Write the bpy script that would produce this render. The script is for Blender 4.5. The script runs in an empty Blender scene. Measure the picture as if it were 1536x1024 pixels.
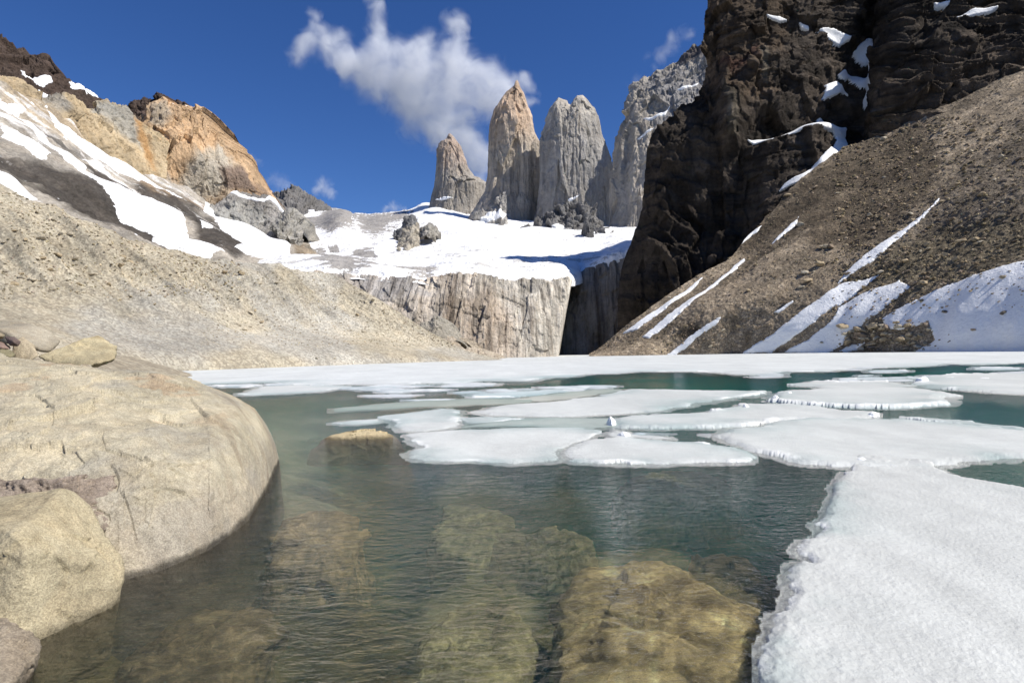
import bpy, bmesh, math, random
import numpy as np
from mathutils import Matrix, Vector
C = bpy.context.scene.collection
random.seed(7)
# ------------------------------------------------------------------ camera
F = 900.0                       # focal length in photo pixels (1536 wide)
CZ = 1.8
PITCH = math.atan(17 / F)
ROLL = math.atan(-0.018)
fw = np.array([0, math.cos(PITCH), math.sin(PITCH)])
up0 = np.array([0, -math.sin(PITCH), math.cos(PITCH)])
ri = np.array([1.0, 0, 0]) * math.cos(ROLL) + up0 * math.sin(ROLL)
up = -np.array([1.0, 0, 0]) * math.sin(ROLL) + up0 * math.cos(ROLL)
cam = bpy.data.objects.new('camera', bpy.data.cameras.new('camera')); C.objects.link(cam)
cam.data.sensor_width = 36; cam.data.lens = 36 * F / 1536
cam.data.clip_start = 0.05; cam.data.clip_end = 20000
cam.matrix_world = Matrix(((ri[0], up[0], -fw[0], 0), (ri[1], up[1], -fw[1], 0), (ri[2], up[2], -fw[2], CZ), (0, 0, 0, 1)))
S = bpy.context.scene
S.camera = cam
# ------------------------------------------------------------------ sky and sun
SUN_AZ, SUN_EL = 112.0, 49.0    # degrees clockwise from the view direction (+Y), and height
w = bpy.data.worlds.new('World'); S.world = w; w.use_nodes = True
nt = w.node_tree; nt.nodes.clear()
sky = nt.nodes.new('ShaderNodeTexSky'); sky.sky_type = 'NISHITA'; sky.sun_disc = False
sky.sun_elevation = math.radians(SUN_EL); sky.sun_rotation = math.radians(SUN_AZ)
sky.altitude = 1800; sky.air_density = 1.0; sky.dust_density = 0.0; sky.ozone_density = 5.0
hs = nt.nodes.new('ShaderNodeHueSaturation'); hs.inputs['Hue'].default_value = 0.512; hs.inputs['Saturation'].default_value = 1.2; hs.inputs['Value'].default_value = 0.82
bg = nt.nodes.new('ShaderNodeBackground'); bg.inputs['Strength'].default_value = 0.09
wo = nt.nodes.new('ShaderNodeOutputWorld')
nt.links.new(sky.outputs[0], hs.inputs['Color']); nt.links.new(hs.outputs[0], bg.inputs['Color']); nt.links.new(bg.outputs[0], wo.inputs['Surface'])
sl = bpy.data.lights.new('sun', 'SUN'); sl.energy = 4.0; sl.angle = math.radians(0.53); sl.color = (1.0, 0.955, 0.88)
so = bpy.data.objects.new('sun', sl); C.objects.link(so)
az, el = math.radians(SUN_AZ), math.radians(SUN_EL)
sd = Vector((math.sin(az) * math.cos(el), math.cos(az) * math.cos(el), math.sin(el)))
so.rotation_euler = sd.to_track_quat('Z', 'Y').to_euler(); so.location = (300, -100, 400)
S.view_settings.view_transform = 'Standard'; S.view_settings.look = 'None'
S.view_settings.exposure = 0.66; S.view_settings.gamma = 1.0
S.cycles.max_bounces = 8; S.cycles.diffuse_bounces = 3; S.cycles.glossy_bounces = 3; S.cycles.transmission_bounces = 4
S.cycles.transparent_max_bounces = 16; S.cycles.volume_bounces = 4; S.cycles.volume_max_steps = 256; S.cycles.volume_step_rate = 0.35
S.cycles.use_denoising = True

# ------------------------------------------------------------------ numeric helpers
def hor(px): return 543.0 - 0.018 * np.asarray(px, float)
def dirs(px, py):
    px = np.asarray(px, float)[..., None]; py = np.asarray(py, float)[..., None]
    return fw * F + ri * (px - 768) + up * (512 - py)
def P(px, py, D):               # point seen at photo pixel (px,py) at distance D along +Y
    d = dirs(px, py); D = np.asarray(D, float)[..., None]
    return d / d[..., 1:2] * D + np.array([0, 0, CZ])
def W(px, py, z=0.0):           # point seen at (px,py) lying at height z
    d = dirs(px, py); t = (z - CZ) / d[..., 2:3]
    return d * t + np.array([0, 0, CZ])
def DW(px, py): return float(W(px, py)[..., 1])

def _h(ix, iy, iz, s):
    h = (ix * np.uint32(374761393) + iy * np.uint32(668265263) + iz * np.uint32(2246822519) + np.uint32((s * 974634777) & 0xffffffff))
    h = (h ^ (h >> np.uint32(13))) * np.uint32(1274126177)
    h = (h ^ (h >> np.uint32(16))) * np.uint32(2654435761)
    return ((h ^ (h >> np.uint32(15))) & np.uint32(0xffffff)).astype(np.float32) / np.float32(0xffffff)
def vn(p, seed=0):
    with np.errstate(over='ignore'):
        i = np.floor(p); f = (p - i).astype(np.float32); i = i.astype(np.int64).astype(np.uint32)
        f = f * f * f * (f * (f * 6 - 15) + 10)
        x0, y0, z0 = i[..., 0], i[..., 1], i[..., 2]; o = np.uint32(1)
        fx, fy, fz = f[..., 0], f[..., 1], f[..., 2]
        def L(a, b, t): return a + (b - a) * t
        return L(L(L(_h(x0, y0, z0, seed), _h(x0 + o, y0, z0, seed), fx), L(_h(x0, y0 + o, z0, seed), _h(x0 + o, y0 + o, z0, seed), fx), fy),
                 L(L(_h(x0, y0, z0 + o, seed), _h(x0 + o, y0, z0 + o, seed), fx), L(_h(x0, y0 + o, z0 + o, seed), _h(x0 + o, y0 + o, z0 + o, seed), fx), fy), fz)
def fbm(p, size, oct=5, seed=0, gain=0.5, st=(1, 1, 1)):
    q = np.asarray(p) / (np.array(st) * size) + 1000.3; a = 1.0; t = 0; s = 0
    for k in range(oct):
        t = t + a * (vn(q, seed + k) * 2 - 1); s += a; a *= gain; q = q * 2.03 + 17.7
    return t / s                # about -1..1, mostly -.5...5
def ridge(p, size, oct=5, seed=0, gain=0.5, st=(1, 1, 1)):
    q = np.asarray(p) / (np.array(st) * size) + 1000.3; a = 1.0; t = 0; s = 0
    for k in range(oct):
        t = t + a * (1 - np.abs(vn(q, seed + k) * 2 - 1) * 2); s += a; a *= gain; q = q * 2.03 + 17.7
    return t / s
def facet(p, size, seed=0, st=(1, 1, 1), oct=2, warp=.35, tilt=1.1):
    """fractured rock: every jittered cell is a tilted plane of its own"""
    p = np.asarray(p); shp = p.shape[:-1]; p = p.reshape(-1, 3); tot = np.zeros(len(p)); sc = 1.0; nrm = 0
    for k in range(oct):
        q = p / (np.array(st) * size * sc) + 500.7
        q = q + np.stack([fbm(p, size * sc * 1.5, 3, seed + 50 + k * 7 + a, .5, st) for a in range(3)], -1) * warp
        b = np.floor(q); best = np.full(len(q), 9e9); val = np.zeros(len(q))
        with np.errstate(over='ignore'):
            for dx in (-1, 0, 1):
                for dy in (-1, 0, 1):
                    for dz in (-1, 0, 1):
                        c = b + np.array([dx, dy, dz]); i = c.astype(np.int64).astype(np.uint32)
                        h = [_h(i[:, 0], i[:, 1], i[:, 2], seed + 100 * k + m) for m in range(6)]
                        dv = q - (c + .15 + .7 * np.stack(h[:3], -1)); d2 = (dv * dv).sum(-1); m_ = d2 < best
                        best = np.where(m_, d2, best); g = np.stack(h[3:], -1) * 2 - 1
                        val = np.where(m_, (h[3] + h[4] - 1) * .9 + (g * dv).sum(-1) * tilt, val)
        tot += val * sc; nrm += sc; sc *= .42
    return (tot / nrm).reshape(shp)
def sm(a, b, x): t = np.clip((x - a) / (b - a), 0, 1); return t * t * (3 - 2 * t)
def sdf(poly, X, Y):            # signed distance, positive inside
    pl = np.asarray(poly, float); n = len(pl); d = np.full(X.shape, 1e18); ins = np.zeros(X.shape, bool)
    for i in range(n):
        ax, ay = pl[i]; bx, by = pl[(i + 1) % n]
        ex, ey = bx - ax, by - ay; wx, wy = X - ax, Y - ay
        t = np.clip((wx * ex + wy * ey) / (ex * ex + ey * ey + 1e-12), 0, 1)
        d = np.minimum(d, (wx - ex * t) ** 2 + (wy - ey * t) ** 2)
        c = (ay > Y) != (by > Y)
        if ey != 0: ins ^= c & (X < ex * (Y - ay) / ey + ax)
    return np.where(ins, 1, -1) * np.sqrt(d)
def resample(row, n):           # row of (px,py,D) -> n points evenly along px; interpolates log D
    r = np.asarray(row, float); t = (r[:, 0] - r[0, 0]) / (r[-1, 0] - r[0, 0])
    u = np.linspace(0, 1, n)
    return np.stack([np.interp(u, t, r[:, 0]), np.interp(u, t, r[:, 1]), np.exp(np.interp(u, t, np.log(r[:, 2])))], -1)
def pchip(vs, A, v):            # A: rows x n x 3
    vs = np.asarray(vs, float); h = np.diff(vs)[:, None, None]; dl = np.diff(A, axis=0) / h
    m = np.zeros_like(A); m[0] = dl[0]; m[-1] = dl[-1]
    if len(vs) > 2:
        a, b = dl[:-1], dl[1:]
        with np.errstate(divide='ignore', invalid='ignore'): hm = 2 * a * b / (a + b)
        m[1:-1] = np.where(a * b > 0, hm, 0)
    k = np.clip(np.searchsorted(vs, v, side='right') - 1, 0, len(vs) - 2)
    hh = (vs[k + 1] - vs[k]); t = ((v - vs[k]) / hh)[:, None, None]; hh = hh[:, None, None]
    return ((2 * t ** 3 - 3 * t ** 2 + 1) * A[k] + (t ** 3 - 2 * t ** 2 + t) * hh * m[k] + (-2 * t ** 3 + 3 * t ** 2) * A[k + 1] + (t ** 3 - t ** 2) * hh * m[k + 1])
def gnormal(G, flip=False):
    a = np.gradient(G, axis=1); b = np.gradient(G, axis=0); n = np.cross(a, b)
    n /= np.linalg.norm(n, axis=-1, keepdims=True) + 1e-12
    c = np.array([0, 0, CZ]) - G
    s = np.sign((n * c).sum(-1).mean())
    return n * (s if not flip else -s)
def blur(A, k):
    for _ in range(k):
        for ax in (0, 1):
            B = np.copy(A); sl = [slice(None)] * A.ndim
            s0, s1, s2 = list(sl), list(sl), list(sl); s0[ax] = slice(1, -1); s1[ax] = slice(0, -2); s2[ax] = slice(2, None)
            B[tuple(s0)] = (A[tuple(s0)] * 2 + A[tuple(s1)] + A[tuple(s2)]) / 4; A = B
    return A
# ------------------------------------------------------------------ mesh + object helpers
def mesh(name, V, Fq, mat, parent=None, col=None, smooth=True, attrs=None):
    V = np.asarray(V, np.float32).reshape(-1, 3); Fq = np.asarray(Fq, np.int32); k = Fq.shape[1]
    me = bpy.data.meshes.new(name)
    me.vertices.add(len(V)); me.vertices.foreach_set('co', V.ravel())
    me.loops.add(Fq.size); me.loops.foreach_set('vertex_index', Fq.ravel())
    me.polygons.add(len(Fq)); me.polygons.foreach_set('loop_start', np.arange(0, Fq.size, k, dtype=np.int32)); me.polygons.foreach_set('loop_total', np.full(len(Fq), k, np.int32))
    me.polygons.foreach_set('use_smooth', np.full(len(Fq), smooth)); me.update(calc_edges=True); me.validate()
    if col is not None:
        c = np.ones((len(V), 4), np.float32); c[:, :3] = np.asarray(col, np.float32).reshape(-1, 3)
        a = me.color_attributes.new('Col', 'FLOAT_COLOR', 'POINT'); a.data.foreach_set('color', c.ravel())
    for nme, arr in (attrs or {}).items():
        a = me.attributes.new(nme, 'FLOAT', 'POINT'); a.data.foreach_set('value', np.asarray(arr, np.float32).ravel())
    me.materials.append(mat)
    o = bpy.data.objects.new(name, me); C.objects.link(o); o.parent = parent
    return o
def gfaces(r, c, wrap=False, mask=None):
    i = np.arange(r - 1)[:, None]; j = np.arange(c if wrap else c - 1)[None, :]
    j2 = (j + 1) % c
    f = np.stack([i * c + j, i * c + j2, (i + 1) * c + j2, (i + 1) * c + j], -1)
    f = f.reshape(-1, 4)
    if mask is not None: f = f[mask.ravel()]
    return f
def compact(V, f, *arrs):
    u, inv = np.unique(f, return_inverse=True)
    return [V.reshape(-1, 3)[u], inv.reshape(f.shape)] + [a.reshape(len(V.reshape(-1, 3)), -1)[u] for a in arrs]
def tag(o, label, cat, group=None, kind=None):
    if label: o['label'] = label
    if cat: o['category'] = cat
    if group: o['group'] = group
    if kind: o['kind'] = kind
    return o
def struct(o): o['kind'] = 'structure'; return o

# ------------------------------------------------------------------ materials
def newmat(name):
    m = bpy.data.materials.new(name); m.use_nodes = True; n = m.node_tree; n.nodes.clear()
    out = n.nodes.new('ShaderNodeOutputMaterial'); return m, n, out
def nd(n, t, **kw):
    x = n.nodes.new(t)
    for k, v in kw.items():
        if k.startswith('i_'): x.inputs[k[2:].replace('_', ' ')].default_value = v
        else: setattr(x, k, v)
    return x
def noise(n, vec, scale, detail=6, rough=0.6, dist=0.0):
    x = nd(n, 'ShaderNodeTexNoise', i_Scale=scale, i_Detail=detail, i_Roughness=rough, i_Distortion=dist)
    n.links.new(vec, x.inputs['Vector']); return x.outputs['Fac']
def maprange(n, v, a, b, c, d):
    x = nd(n, 'ShaderNodeMapRange'); n.links.new(v, x.inputs['Value'])
    for k, q in zip(('From Min', 'From Max', 'To Min', 'To Max'), (a, b, c, d)): x.inputs[k].default_value = q
    return x.outputs[0]
def mapping(n, vec, sc, rot=(0, 0, 0)):
    x = nd(n, 'ShaderNodeMapping'); x.inputs['Scale'].default_value = sc; x.inputs['Rotation'].default_value = rot
    n.links.new(vec, x.inputs['Vector']); return x.outputs[0]
def math2(n, op, a, b):
    x = nd(n, 'ShaderNodeMath', operation=op)
    for k, q in enumerate((a, b)):
        if isinstance(q, (int, float)): x.inputs[k].default_value = q
        else: n.links.new(q, x.inputs[k])
    return x.outputs[0]
def mixc(n, fac, a, b, mode='MIX'):
    x = nd(n, 'ShaderNodeMix', data_type='RGBA', blend_type=mode)
    for k, q in ((0, fac), (6, a), (7, b)):
        if isinstance(q, (int, float)): x.inputs[k].default_value = q
        elif isinstance(q, tuple): x.inputs[k].default_value = (*q, 1)
        else: n.links.new(q, x.inputs[k])
    return x.outputs[2]
def rockmat(name, size, streak=0.0, contrast=0.35, bump=0.5, col=None, rough=0.9, objc=False, speck=0.0, dark=(0.35, 0.33, 0.32), stretch=0.12, spec=0.15, specks=9, ys=1):
    m, n, out = newmat(name)
    if objc: vec = nd(n, 'ShaderNodeTexCoord').outputs['Object']
    else: vec = nd(n, 'ShaderNodeNewGeometry').outputs['Position']
    if col is None: base = nd(n, 'ShaderNodeAttribute', attribute_name='Col').outputs['Color']
    else: base = nd(n, 'ShaderNodeRGB'); base.outputs[0].default_value = (*col, 1); base = base.outputs[0]
    a = noise(n, vec, 0.35 / size, 8, 0.62); b = noise(n, vec, 2.4 / size, 8, 0.7)
    f = math2(n, 'MULTIPLY', maprange(n, a, .3, .7, 1 - contrast, 1 + contrast), maprange(n, b, .3, .7, 1 - contrast * .8, 1 + contrast * .8))
    c = mixc(n, 1.0, base, f, 'MULTIPLY')
    # warm / cool drift of the mineral colour
    d = noise(n, vec, 0.9 / size, 5, 0.6, 0.6)
    c = mixc(n, maprange(n, d, .42, .62, 0, .3), c, mixc(n, 1.0, c, (1.07, 0.97, 0.86), 'MULTIPLY'))
    if streak > 0:
        sv = mapping(n, vec, (1, ys, stretch)); s = noise(n, sv, 1.3 / size, 7, 0.65); s2 = noise(n, sv, 5 / size, 4, 0.6)
        c = mixc(n, math2(n, 'MULTIPLY', maprange(n, s, .52, .66, 0, 1), streak), c, mixc(n, 1.0, c, dark, 'MULTIPLY'))
        c = mixc(n, math2(n, 'MULTIPLY', maprange(n, s2, .54, .68, 0, 1), streak * .8), c, mixc(n, 1.0, c, dark, 'MULTIPLY'))
        c = mixc(n, math2(n, 'MULTIPLY', maprange(n, s2, .44, .34, 0, 1), streak * .6), c, mixc(n, 1.0, c, (1.35, 1.33, 1.3), 'MULTIPLY'))
    if speck > 0:
        v = nd(n, 'ShaderNodeTexVoronoi', i_Scale=specks / size); n.links.new(vec, v.inputs['Vector'])
        vr = nd(n, 'ShaderNodeSeparateColor'); n.links.new(v.outputs['Color'], vr.inputs[0])
        c = mixc(n, math2(n, 'MULTIPLY', maprange(n, vr.outputs[0], .2, .9, 0, 1), speck), mixc(n, 1.0, c, (.62, .6, .58), 'MULTIPLY'), mixc(n, 1.0, c, (1.4, 1.38, 1.32), 'MULTIPLY'))
    p = nd(n, 'ShaderNodeBsdfPrincipled'); p.inputs['Roughness'].default_value = rough; p.inputs['Specular IOR Level'].default_value = spec
    n.links.new(c, p.inputs['Base Color'])
    h = math2(n, 'ADD', b, math2(n, 'MULTIPLY', noise(n, vec, 9 / size, 6, 0.7), 0.35))
    if streak > 0: h = math2(n, 'ADD', h, math2(n, 'MULTIPLY', s, 0.6))
    bp = nd(n, 'ShaderNodeBump'); bp.inputs['Strength'].default_value = 1.0; bp.inputs['Distance'].default_value = bump * size * 0.3
    n.links.new(h, bp.inputs['Height']); n.links.new(bp.outputs[0], p.inputs['Normal'])
    n.links.new(p.outputs[0], out.inputs['Surface']); return m
def snowmat(name, col, size, bump=0.3, sss=0.0, rough=0.6, colattr=False, contrast=0.05):
    m, n, out = newmat(name); vec = nd(n, 'ShaderNodeNewGeometry').outputs['Position']
    a = noise(n, vec, 1 / size, 6, 0.6); b = noise(n, vec, 8 / size, 4, 0.7)
    if colattr: base = nd(n, 'ShaderNodeAttribute', attribute_name='Col').outputs['Color']
    else: base = nd(n, 'ShaderNodeRGB'); base.outputs[0].default_value = (*col, 1); base = base.outputs[0]
    c = mixc(n, 1.0, base, maprange(n, a, .3, .7, 1 - contrast, 1 + contrast), 'MULTIPLY')
    c = mixc(n, 1.0, c, maprange(n, b, .3, .7, 1 - contrast, 1 + contrast * .6), 'MULTIPLY')
    p = nd(n, 'ShaderNodeBsdfPrincipled'); p.inputs['Roughness'].default_value = rough; p.inputs['Specular IOR Level'].default_value = 0.3
    n.links.new(c, p.inputs['Base Color'])
    if sss > 0:
        p.inputs['Subsurface Weight'].default_value = sss; p.inputs['Subsurface Scale'].default_value = 0.04; p.inputs['Subsurface Radius'].default_value = (0.6, 0.9, 1.0)
    bp = nd(n, 'ShaderNodeBump'); bp.inputs['Strength'].default_value = 1.0; bp.inputs['Distance'].default_value = bump * size * 0.2
    n.links.new(math2(n, 'ADD', a, math2(n, 'MULTIPLY', b, 0.5)), bp.inputs['Height']); n.links.new(bp.outputs[0], p.inputs['Normal'])
    n.links.new(p.outputs[0], out.inputs['Surface']); return m

M = {}
M['moraine'] = rockmat('moraine_scree', 3.0, contrast=0.16, bump=0.5, speck=0.5)
M['slope'] = rockmat('mountain_scree', 9.0, contrast=0.25, bump=0.5, speck=0.3)
M['talus'] = rockmat('talus_rubble', 2.6, contrast=0.30, bump=0.9, speck=0.8)
M['granite_far'] = rockmat('far_granite', 22.0, streak=0.55, contrast=0.22, bump=0.6, dark=(0.55, 0.54, 0.55), stretch=0.09)
M['ochre'] = rockmat('ochre_granite', 16.0, streak=0.35, contrast=0.25, bump=0.8, dark=(0.6, 0.55, 0.5), stretch=0.35)
M['cliff'] = rockmat('streaked_granite', 7.0, streak=1.0, contrast=0.22, bump=0.7, dark=(0.45, 0.42, 0.40), stretch=0.07, ys=0.08)
M['massif'] = rockmat('dark_sediment', 9.0, streak=0.45, contrast=0.40, bump=1.0, dark=(0.4, 0.4, 0.4), stretch=0.4)
M['boulder'] = rockmat('pale_boulder', 0.35, streak=0.35, dark=(.66, .62, .56), stretch=0.55, contrast=0.22, bump=0.34, speck=0.35, spec=0.2, specks=38)
M['stone'] = rockmat('loose_stone', 1.2, contrast=0.25, bump=0.5, objc=True)
M['bed'] = rockmat('lakebed_silt', 0.8, contrast=0.4, bump=0.5, speck=0.2)
M['snow'] = snowmat('old_snow', (0.84, 0.84, 0.83), 6.0, bump=0.35, contrast=0.04)
M['snowfar'] = snowmat('glacier_snow', (0.86, 0.87, 0.89), 30.0, bump=0.5, colattr=True, contrast=0.03)
M['ice'] = snowmat('floe_ice', (0.7, 0.74, 0.76), 0.35, bump=0.22, colattr=True, contrast=0.05, rough=0.45)
M['sheet'] = snowmat('sheet_ice', (0.7, 0.74, 0.76), 4.0, bump=0.03, colattr=True, contrast=0.06, rough=0.5)

# ------------------------------------------------------------------ terrain loft
def loft(name, rows, vs, nu, nv, disp, colf, mat, back=None, edge=0.0, blurn=0, snow=(), snowmatn='snow', snowT=1.6, seed=0, snowgroup=None, sblur=3, sshift=.35, snamp=1.0):
    A = np.stack([resample(r, nu) for r in rows]); A[..., 2] = np.log(A[..., 2])
    B = pchip(vs, A, np.linspace(vs[0], vs[-1], nv)); px, py, D = B[..., 0], B[..., 1], np.exp(B[..., 2])
    G = P(px, py, D); N = gnormal(G)
    Nb = blur(N, 6); Nb /= np.linalg.norm(Nb, axis=-1, keepdims=True)
    d = disp(G, px, py, N)
    if edge > 0:
        e = np.linspace(0, 1, nv)[:, None]; d = d * sm(0, edge, 1 - e)
    if snow:                    # snow collects on smoother ground
        fl = np.zeros(d.shape)
        for q in snow: fl = np.maximum(fl, sm(-3, 1.5, sdf(q[1], px, py) / max(q[2], 1.2)))
        d = d + (blur(d, 40) - d) * .85 * fl
    G2 = G + Nb * d[..., None]
    col = colf(G2, px, py, N)
    nback = 0; GG = G2; CC = col
    if back is not None:        # rows falling away behind the crest, so the mass is solid
        top = G2[-1]; extra = []; ec = []
        for k in range(1, 9):
            t = k / 8; q = top + np.array(back) * t; q[:, 2] = top[:, 2] * (1 - t * t) + (top[:, 2] + back[2]) * t * t
            q = q + (fbm(q, abs(back[1]) * .3 + 5, 4, seed + 5) * abs(back[1]) * .08 * min(1, t * 3))[:, None] * np.array([1, 1, .3])
            extra.append(q); ec.append(col[-1])
        GG = np.concatenate([G2, np.stack(extra)]); CC = np.concatenate([col, np.stack(ec)])
    o = mesh(name, GG, gfaces(GG.shape[0], nu), mat, col=CC)
    info = dict(G=G2, N=Nb, px=px, py=py, D=D)
    Gs = blur(G2, sblur)
    for (sname, poly, soft, namp, nsize, label) in snow:
        xs = [q[0] for q in poly]; ys = [q[1] for q in poly]; mg = 12
        s = sdf(poly, px, py) / soft
        nz = fbm(G2, nsize, 5, seed + 31, 0.6, (1, 1, 1)) * 2
        nz = nz + fbm(G2, nsize * .25, 4, seed + 37, 0.7) * 1.0; m_ = s + nz * namp * snamp - sshift
        keep = m_ > -0.6
        fm = keep[:-1, :-1] & keep[1:, :-1] & keep[:-1, 1:] & keep[1:, 1:]
        if fm.sum() < 4: print('EMPTY SNOW', sname, label); continue
        off = np.clip(m_, -0.7, 1.0) * snowT * D / F
        Q = Gs + Nb * off[..., None]
        f = gfaces(nv, nu, mask=fm); v2, f2 = compact(Q, f)
        so_ = mesh(sname, v2, f2, M[snowmatn], col=np.full((len(v2), 3), (0.86, 0.86, 0.85)))
        tag(so_, label, 'snow patch', snowgroup)
    return o, info
def cz(poly, s, x0=0, y0=0): return [(x0 + x / s, y0 + y / s) for x, y in poly]
def shade(G, base, regions, px, py, seed=0, nsize=10):
    c = np.ones(G.shape) * np.array(base)
    nz = fbm(G, nsize, 5, seed + 77, 0.6)
    for poly, soft, colr, na in regions:
        t = sm(-1, 1, sdf(poly, px, py) / soft + nz * na)[..., None]; c = c * (1 - t) + np.array(colr) * t
    return c

# ------------------------------------------------------------------ far ground, so nothing floats above a void
gx = np.array([-6000, -1500, -300, 600, 1500, 7000.]); gy = np.array([-3000, -60, -8, 420, 1500, 9000.])
GX, GY = np.meshgrid(gx, gy); GZ = np.full(GX.shape, -9.0)
struct(mesh('ground', np.stack([GX, GY, GZ], -1), gfaces(6, 6), M['slope'], col=np.full((36, 3), (.2, .19, .17))))

# ------------------------------------------------------------------ left moraine
def wrow(pts, dz=-0.6):         # points on the water line, pushed a little below it
    r = []
    for x, y in pts:
        p = W(x, y); D = p[1]; r.append((x, float(hor(x)) + (CZ - dz) * F / D * 1.0, D))
    return r
def deep(r, z=-6.0): return [(x, float(hor(x)) + (CZ - z) * F / D, D) for x, y, D in r]
def d_moraine(G, px, py, N):
    u = sm(0.35, 0.8, np.linspace(0, 1, G.shape[0]))[:, None]
    gl = ridge(np.stack([G[..., 1] * 0.9 + G[..., 0] * .35, G[..., 2] * .22, G[..., 2] * 0], -1), 7, 5, 3)
    t = gl * 3.4 * u * np.clip(0.6 + 1.4 * fbm(G, 30, 2, 9), .1, 2) + fbm(G, 9, 5, 1) * (0.35 + 1.3 * u)
    r = ridge(G, 1.6, 4, 12, 0.6) * (0.06 + 0.45 * u)
    lin = np.linspace(0, 1, G.shape[0])[:, None]
    return (t + r - .5 * u) * (1 - .62 * sm(.82, 1, lin)) * (1 - .55 * sm(440, 640, px))
def c_moraine(G, px, py, N):
    c = np.ones(G.shape) * np.array((.52, .475, .375))
    u = np.linspace(0, 1, G.shape[0])[:, None, None]
    c = c * (1 - .10 * sm(.35, .8, u)); k = fbm(G, 14, 5, 4, st=(1, 1, 1))[..., None]
    c = c * (1 + .30 * k) * (1 - .22 * sm(.35, .7, u) * sm(.05, .4, fbm(np.stack([G[..., 1] * .9 + G[..., 0] * .35, G[..., 2] * .22, G[..., 2] * 0], -1), 4, 5, 6))[..., None])
    q = np.stack([G[..., 1] * .9 + G[..., 0] * .3 + G[..., 2] * .5, G[..., 2] * .1, G[..., 2] * 0], -1)
    c = c * (1 + .22 * fbm(q, 3.0, 5, 8)[..., None] * (1 - .5 * sm(.4, .7, u)))
    g = sm(.05, .35, fbm(G, 25, 4, 40) + .1 * (0.5 - u[..., 0]))[..., None]
    return c * (1 - g) + c * np.array((.93, .98, 1.10)) * g
base = wrow([(-420, 600), (-200, 588), (0, 574), (150, 563), (260, 557.5), (400, 552), (560, 546), (700, 541.5), (752, 540.3)])
mid = [(-420, 430, 75), (-200, 445, 80), (0, 446, 84), (93, 461, 90), (156, 488, 90), (223, 480, 100), (315, 476, 112), (408, 487, 125), (479, 483, 140), (600, 508, 148), (700, 532, 152), (754, 540.5, 154)]
crest = [(-420, 190, 84), (-200, 225, 90), (0, 280, 108), (60, 306, 112), (123, 330, 116), (197, 360, 122), (330, 389, 135), (435, 403, 150), (500, 411, 162), (560, 444, 158), (640, 495, 156), (700, 526, 156), (757, 540, 155)]
MO, MI = loft('moraine_slope', [deep(base), base, mid, crest], [-.06, 0, .5, 1], 900, 360, d_moraine, c_moraine, M['moraine'], back=(-40, 30, -40))
struct(MO)

# ------------------------------------------------------------------ left mountain slope with its snow
Z1 = lambda p: cz(p, 2.4375)
dark = (.105, .095, .085)  # dark scree bands, with a cloud's shadow painted into their tone
regs = [(Z1([(-500, 380), (0, 555), (100, 600), (200, 640), (330, 690), (480, 790), (640, 880), (700, 940), (560, 920), (430, 870), (300, 815), (200, 745), (100, 700), (0, 655), (-500, 500)]), 5, dark, 2.2),
        (Z1([(270, 635), (350, 650), (400, 690), (460, 735), (420, 745), (350, 700)]), 3, dark, 1.5),
        (Z1([(430, 680), (560, 700), (700, 765), (830, 850), (900, 900), (940, 980), (850, 975), (740, 920), (680, 840), (620, 790), (560, 780), (540, 800), (490, 770), (450, 720)]), 5, dark, 1.8),
        (Z1([(150, 510), (300, 560), (330, 590), (200, 560), (150, 535)]), 8, (.2, .19, .18), 1.5),
        (Z1([(450, 640), (560, 690), (700, 740), (800, 800), (880, 860), (860, 840), (700, 770), (560, 715)]), 4, (.30, .23, .16), 1.5),
        (Z1([(1030, 870), (1150, 950), (1300, 1080), (1420, 1160), (1100, 1100), (1090, 960)]), 4, (.30, .25, .185), 1.0),
        (Z1([(0, 280), (60, 330), (200, 400), (330, 520), (500, 620), (600, 690), (400, 600), (200, 480), (0, 370)]), 8, (.50, .42, .31), 1.5)]
def d_slope(G, px, py, N):
    q = np.stack([G[..., 1] - G[..., 0] * .2, G[..., 2] * .15, G[..., 2] * 0], -1)
    return ridge(q, 38, 5, 21) * 5 + fbm(G, 40, 6, 22, .55) * 9 + ridge(G, 9, 4, 23) * 1.3
def c_slope(G, px, py, N):
    c = shade(G, (.46, .43, .38), regs, px, py, 3, 22)
    q = np.stack([G[..., 1] + G[..., 0] * .5 + G[..., 2], G[..., 2] * .1, G[..., 2] * 0], -1)
    du = sm(.08, .3, fbm(q, 9, 6, 26, .7) + .5 * fbm(G, 14, 5, 27, .65) + .10 * np.clip(sdf(Z1([(-200, 250), (0, 330), (300, 480), (600, 690), (1000, 850), (1060, 960), (900, 930), (560, 700), (350, 640), (150, 570), (0, 520), (-200, 450)]), px, py) / 8, -3, 1) - .04)[..., None]
    c = c * (1 - .8 * du) + np.array((.82, .82, .81)) * .8 * du
    return c * (1 + .5 * fbm(q, 14, 5, 24)[..., None]) * (1 + .25 * fbm(G, 8, 4, 25)[..., None])
lo = [(-300, 300, 120), (0, 345, 150), (200, 400, 200), (330, 425, 250), (435, 440, 290), (520, 455, 300), (590, 470, 300)]
md = [(-300, 180, 220), (0, 235, 260), (100, 280, 280), (200, 320, 310), (300, 350, 360), (400, 375, 420), (500, 415, 370), (585, 462, 330)]
hi = [(-300, 20, 330), (0, 135, 380), (82, 176, 420), (135, 216, 450), (205, 257, 500), (279, 290, 560), (320, 313, 600), (390, 338, 620), (451, 369, 560), (484, 394, 480), (580, 456, 360)]
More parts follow.
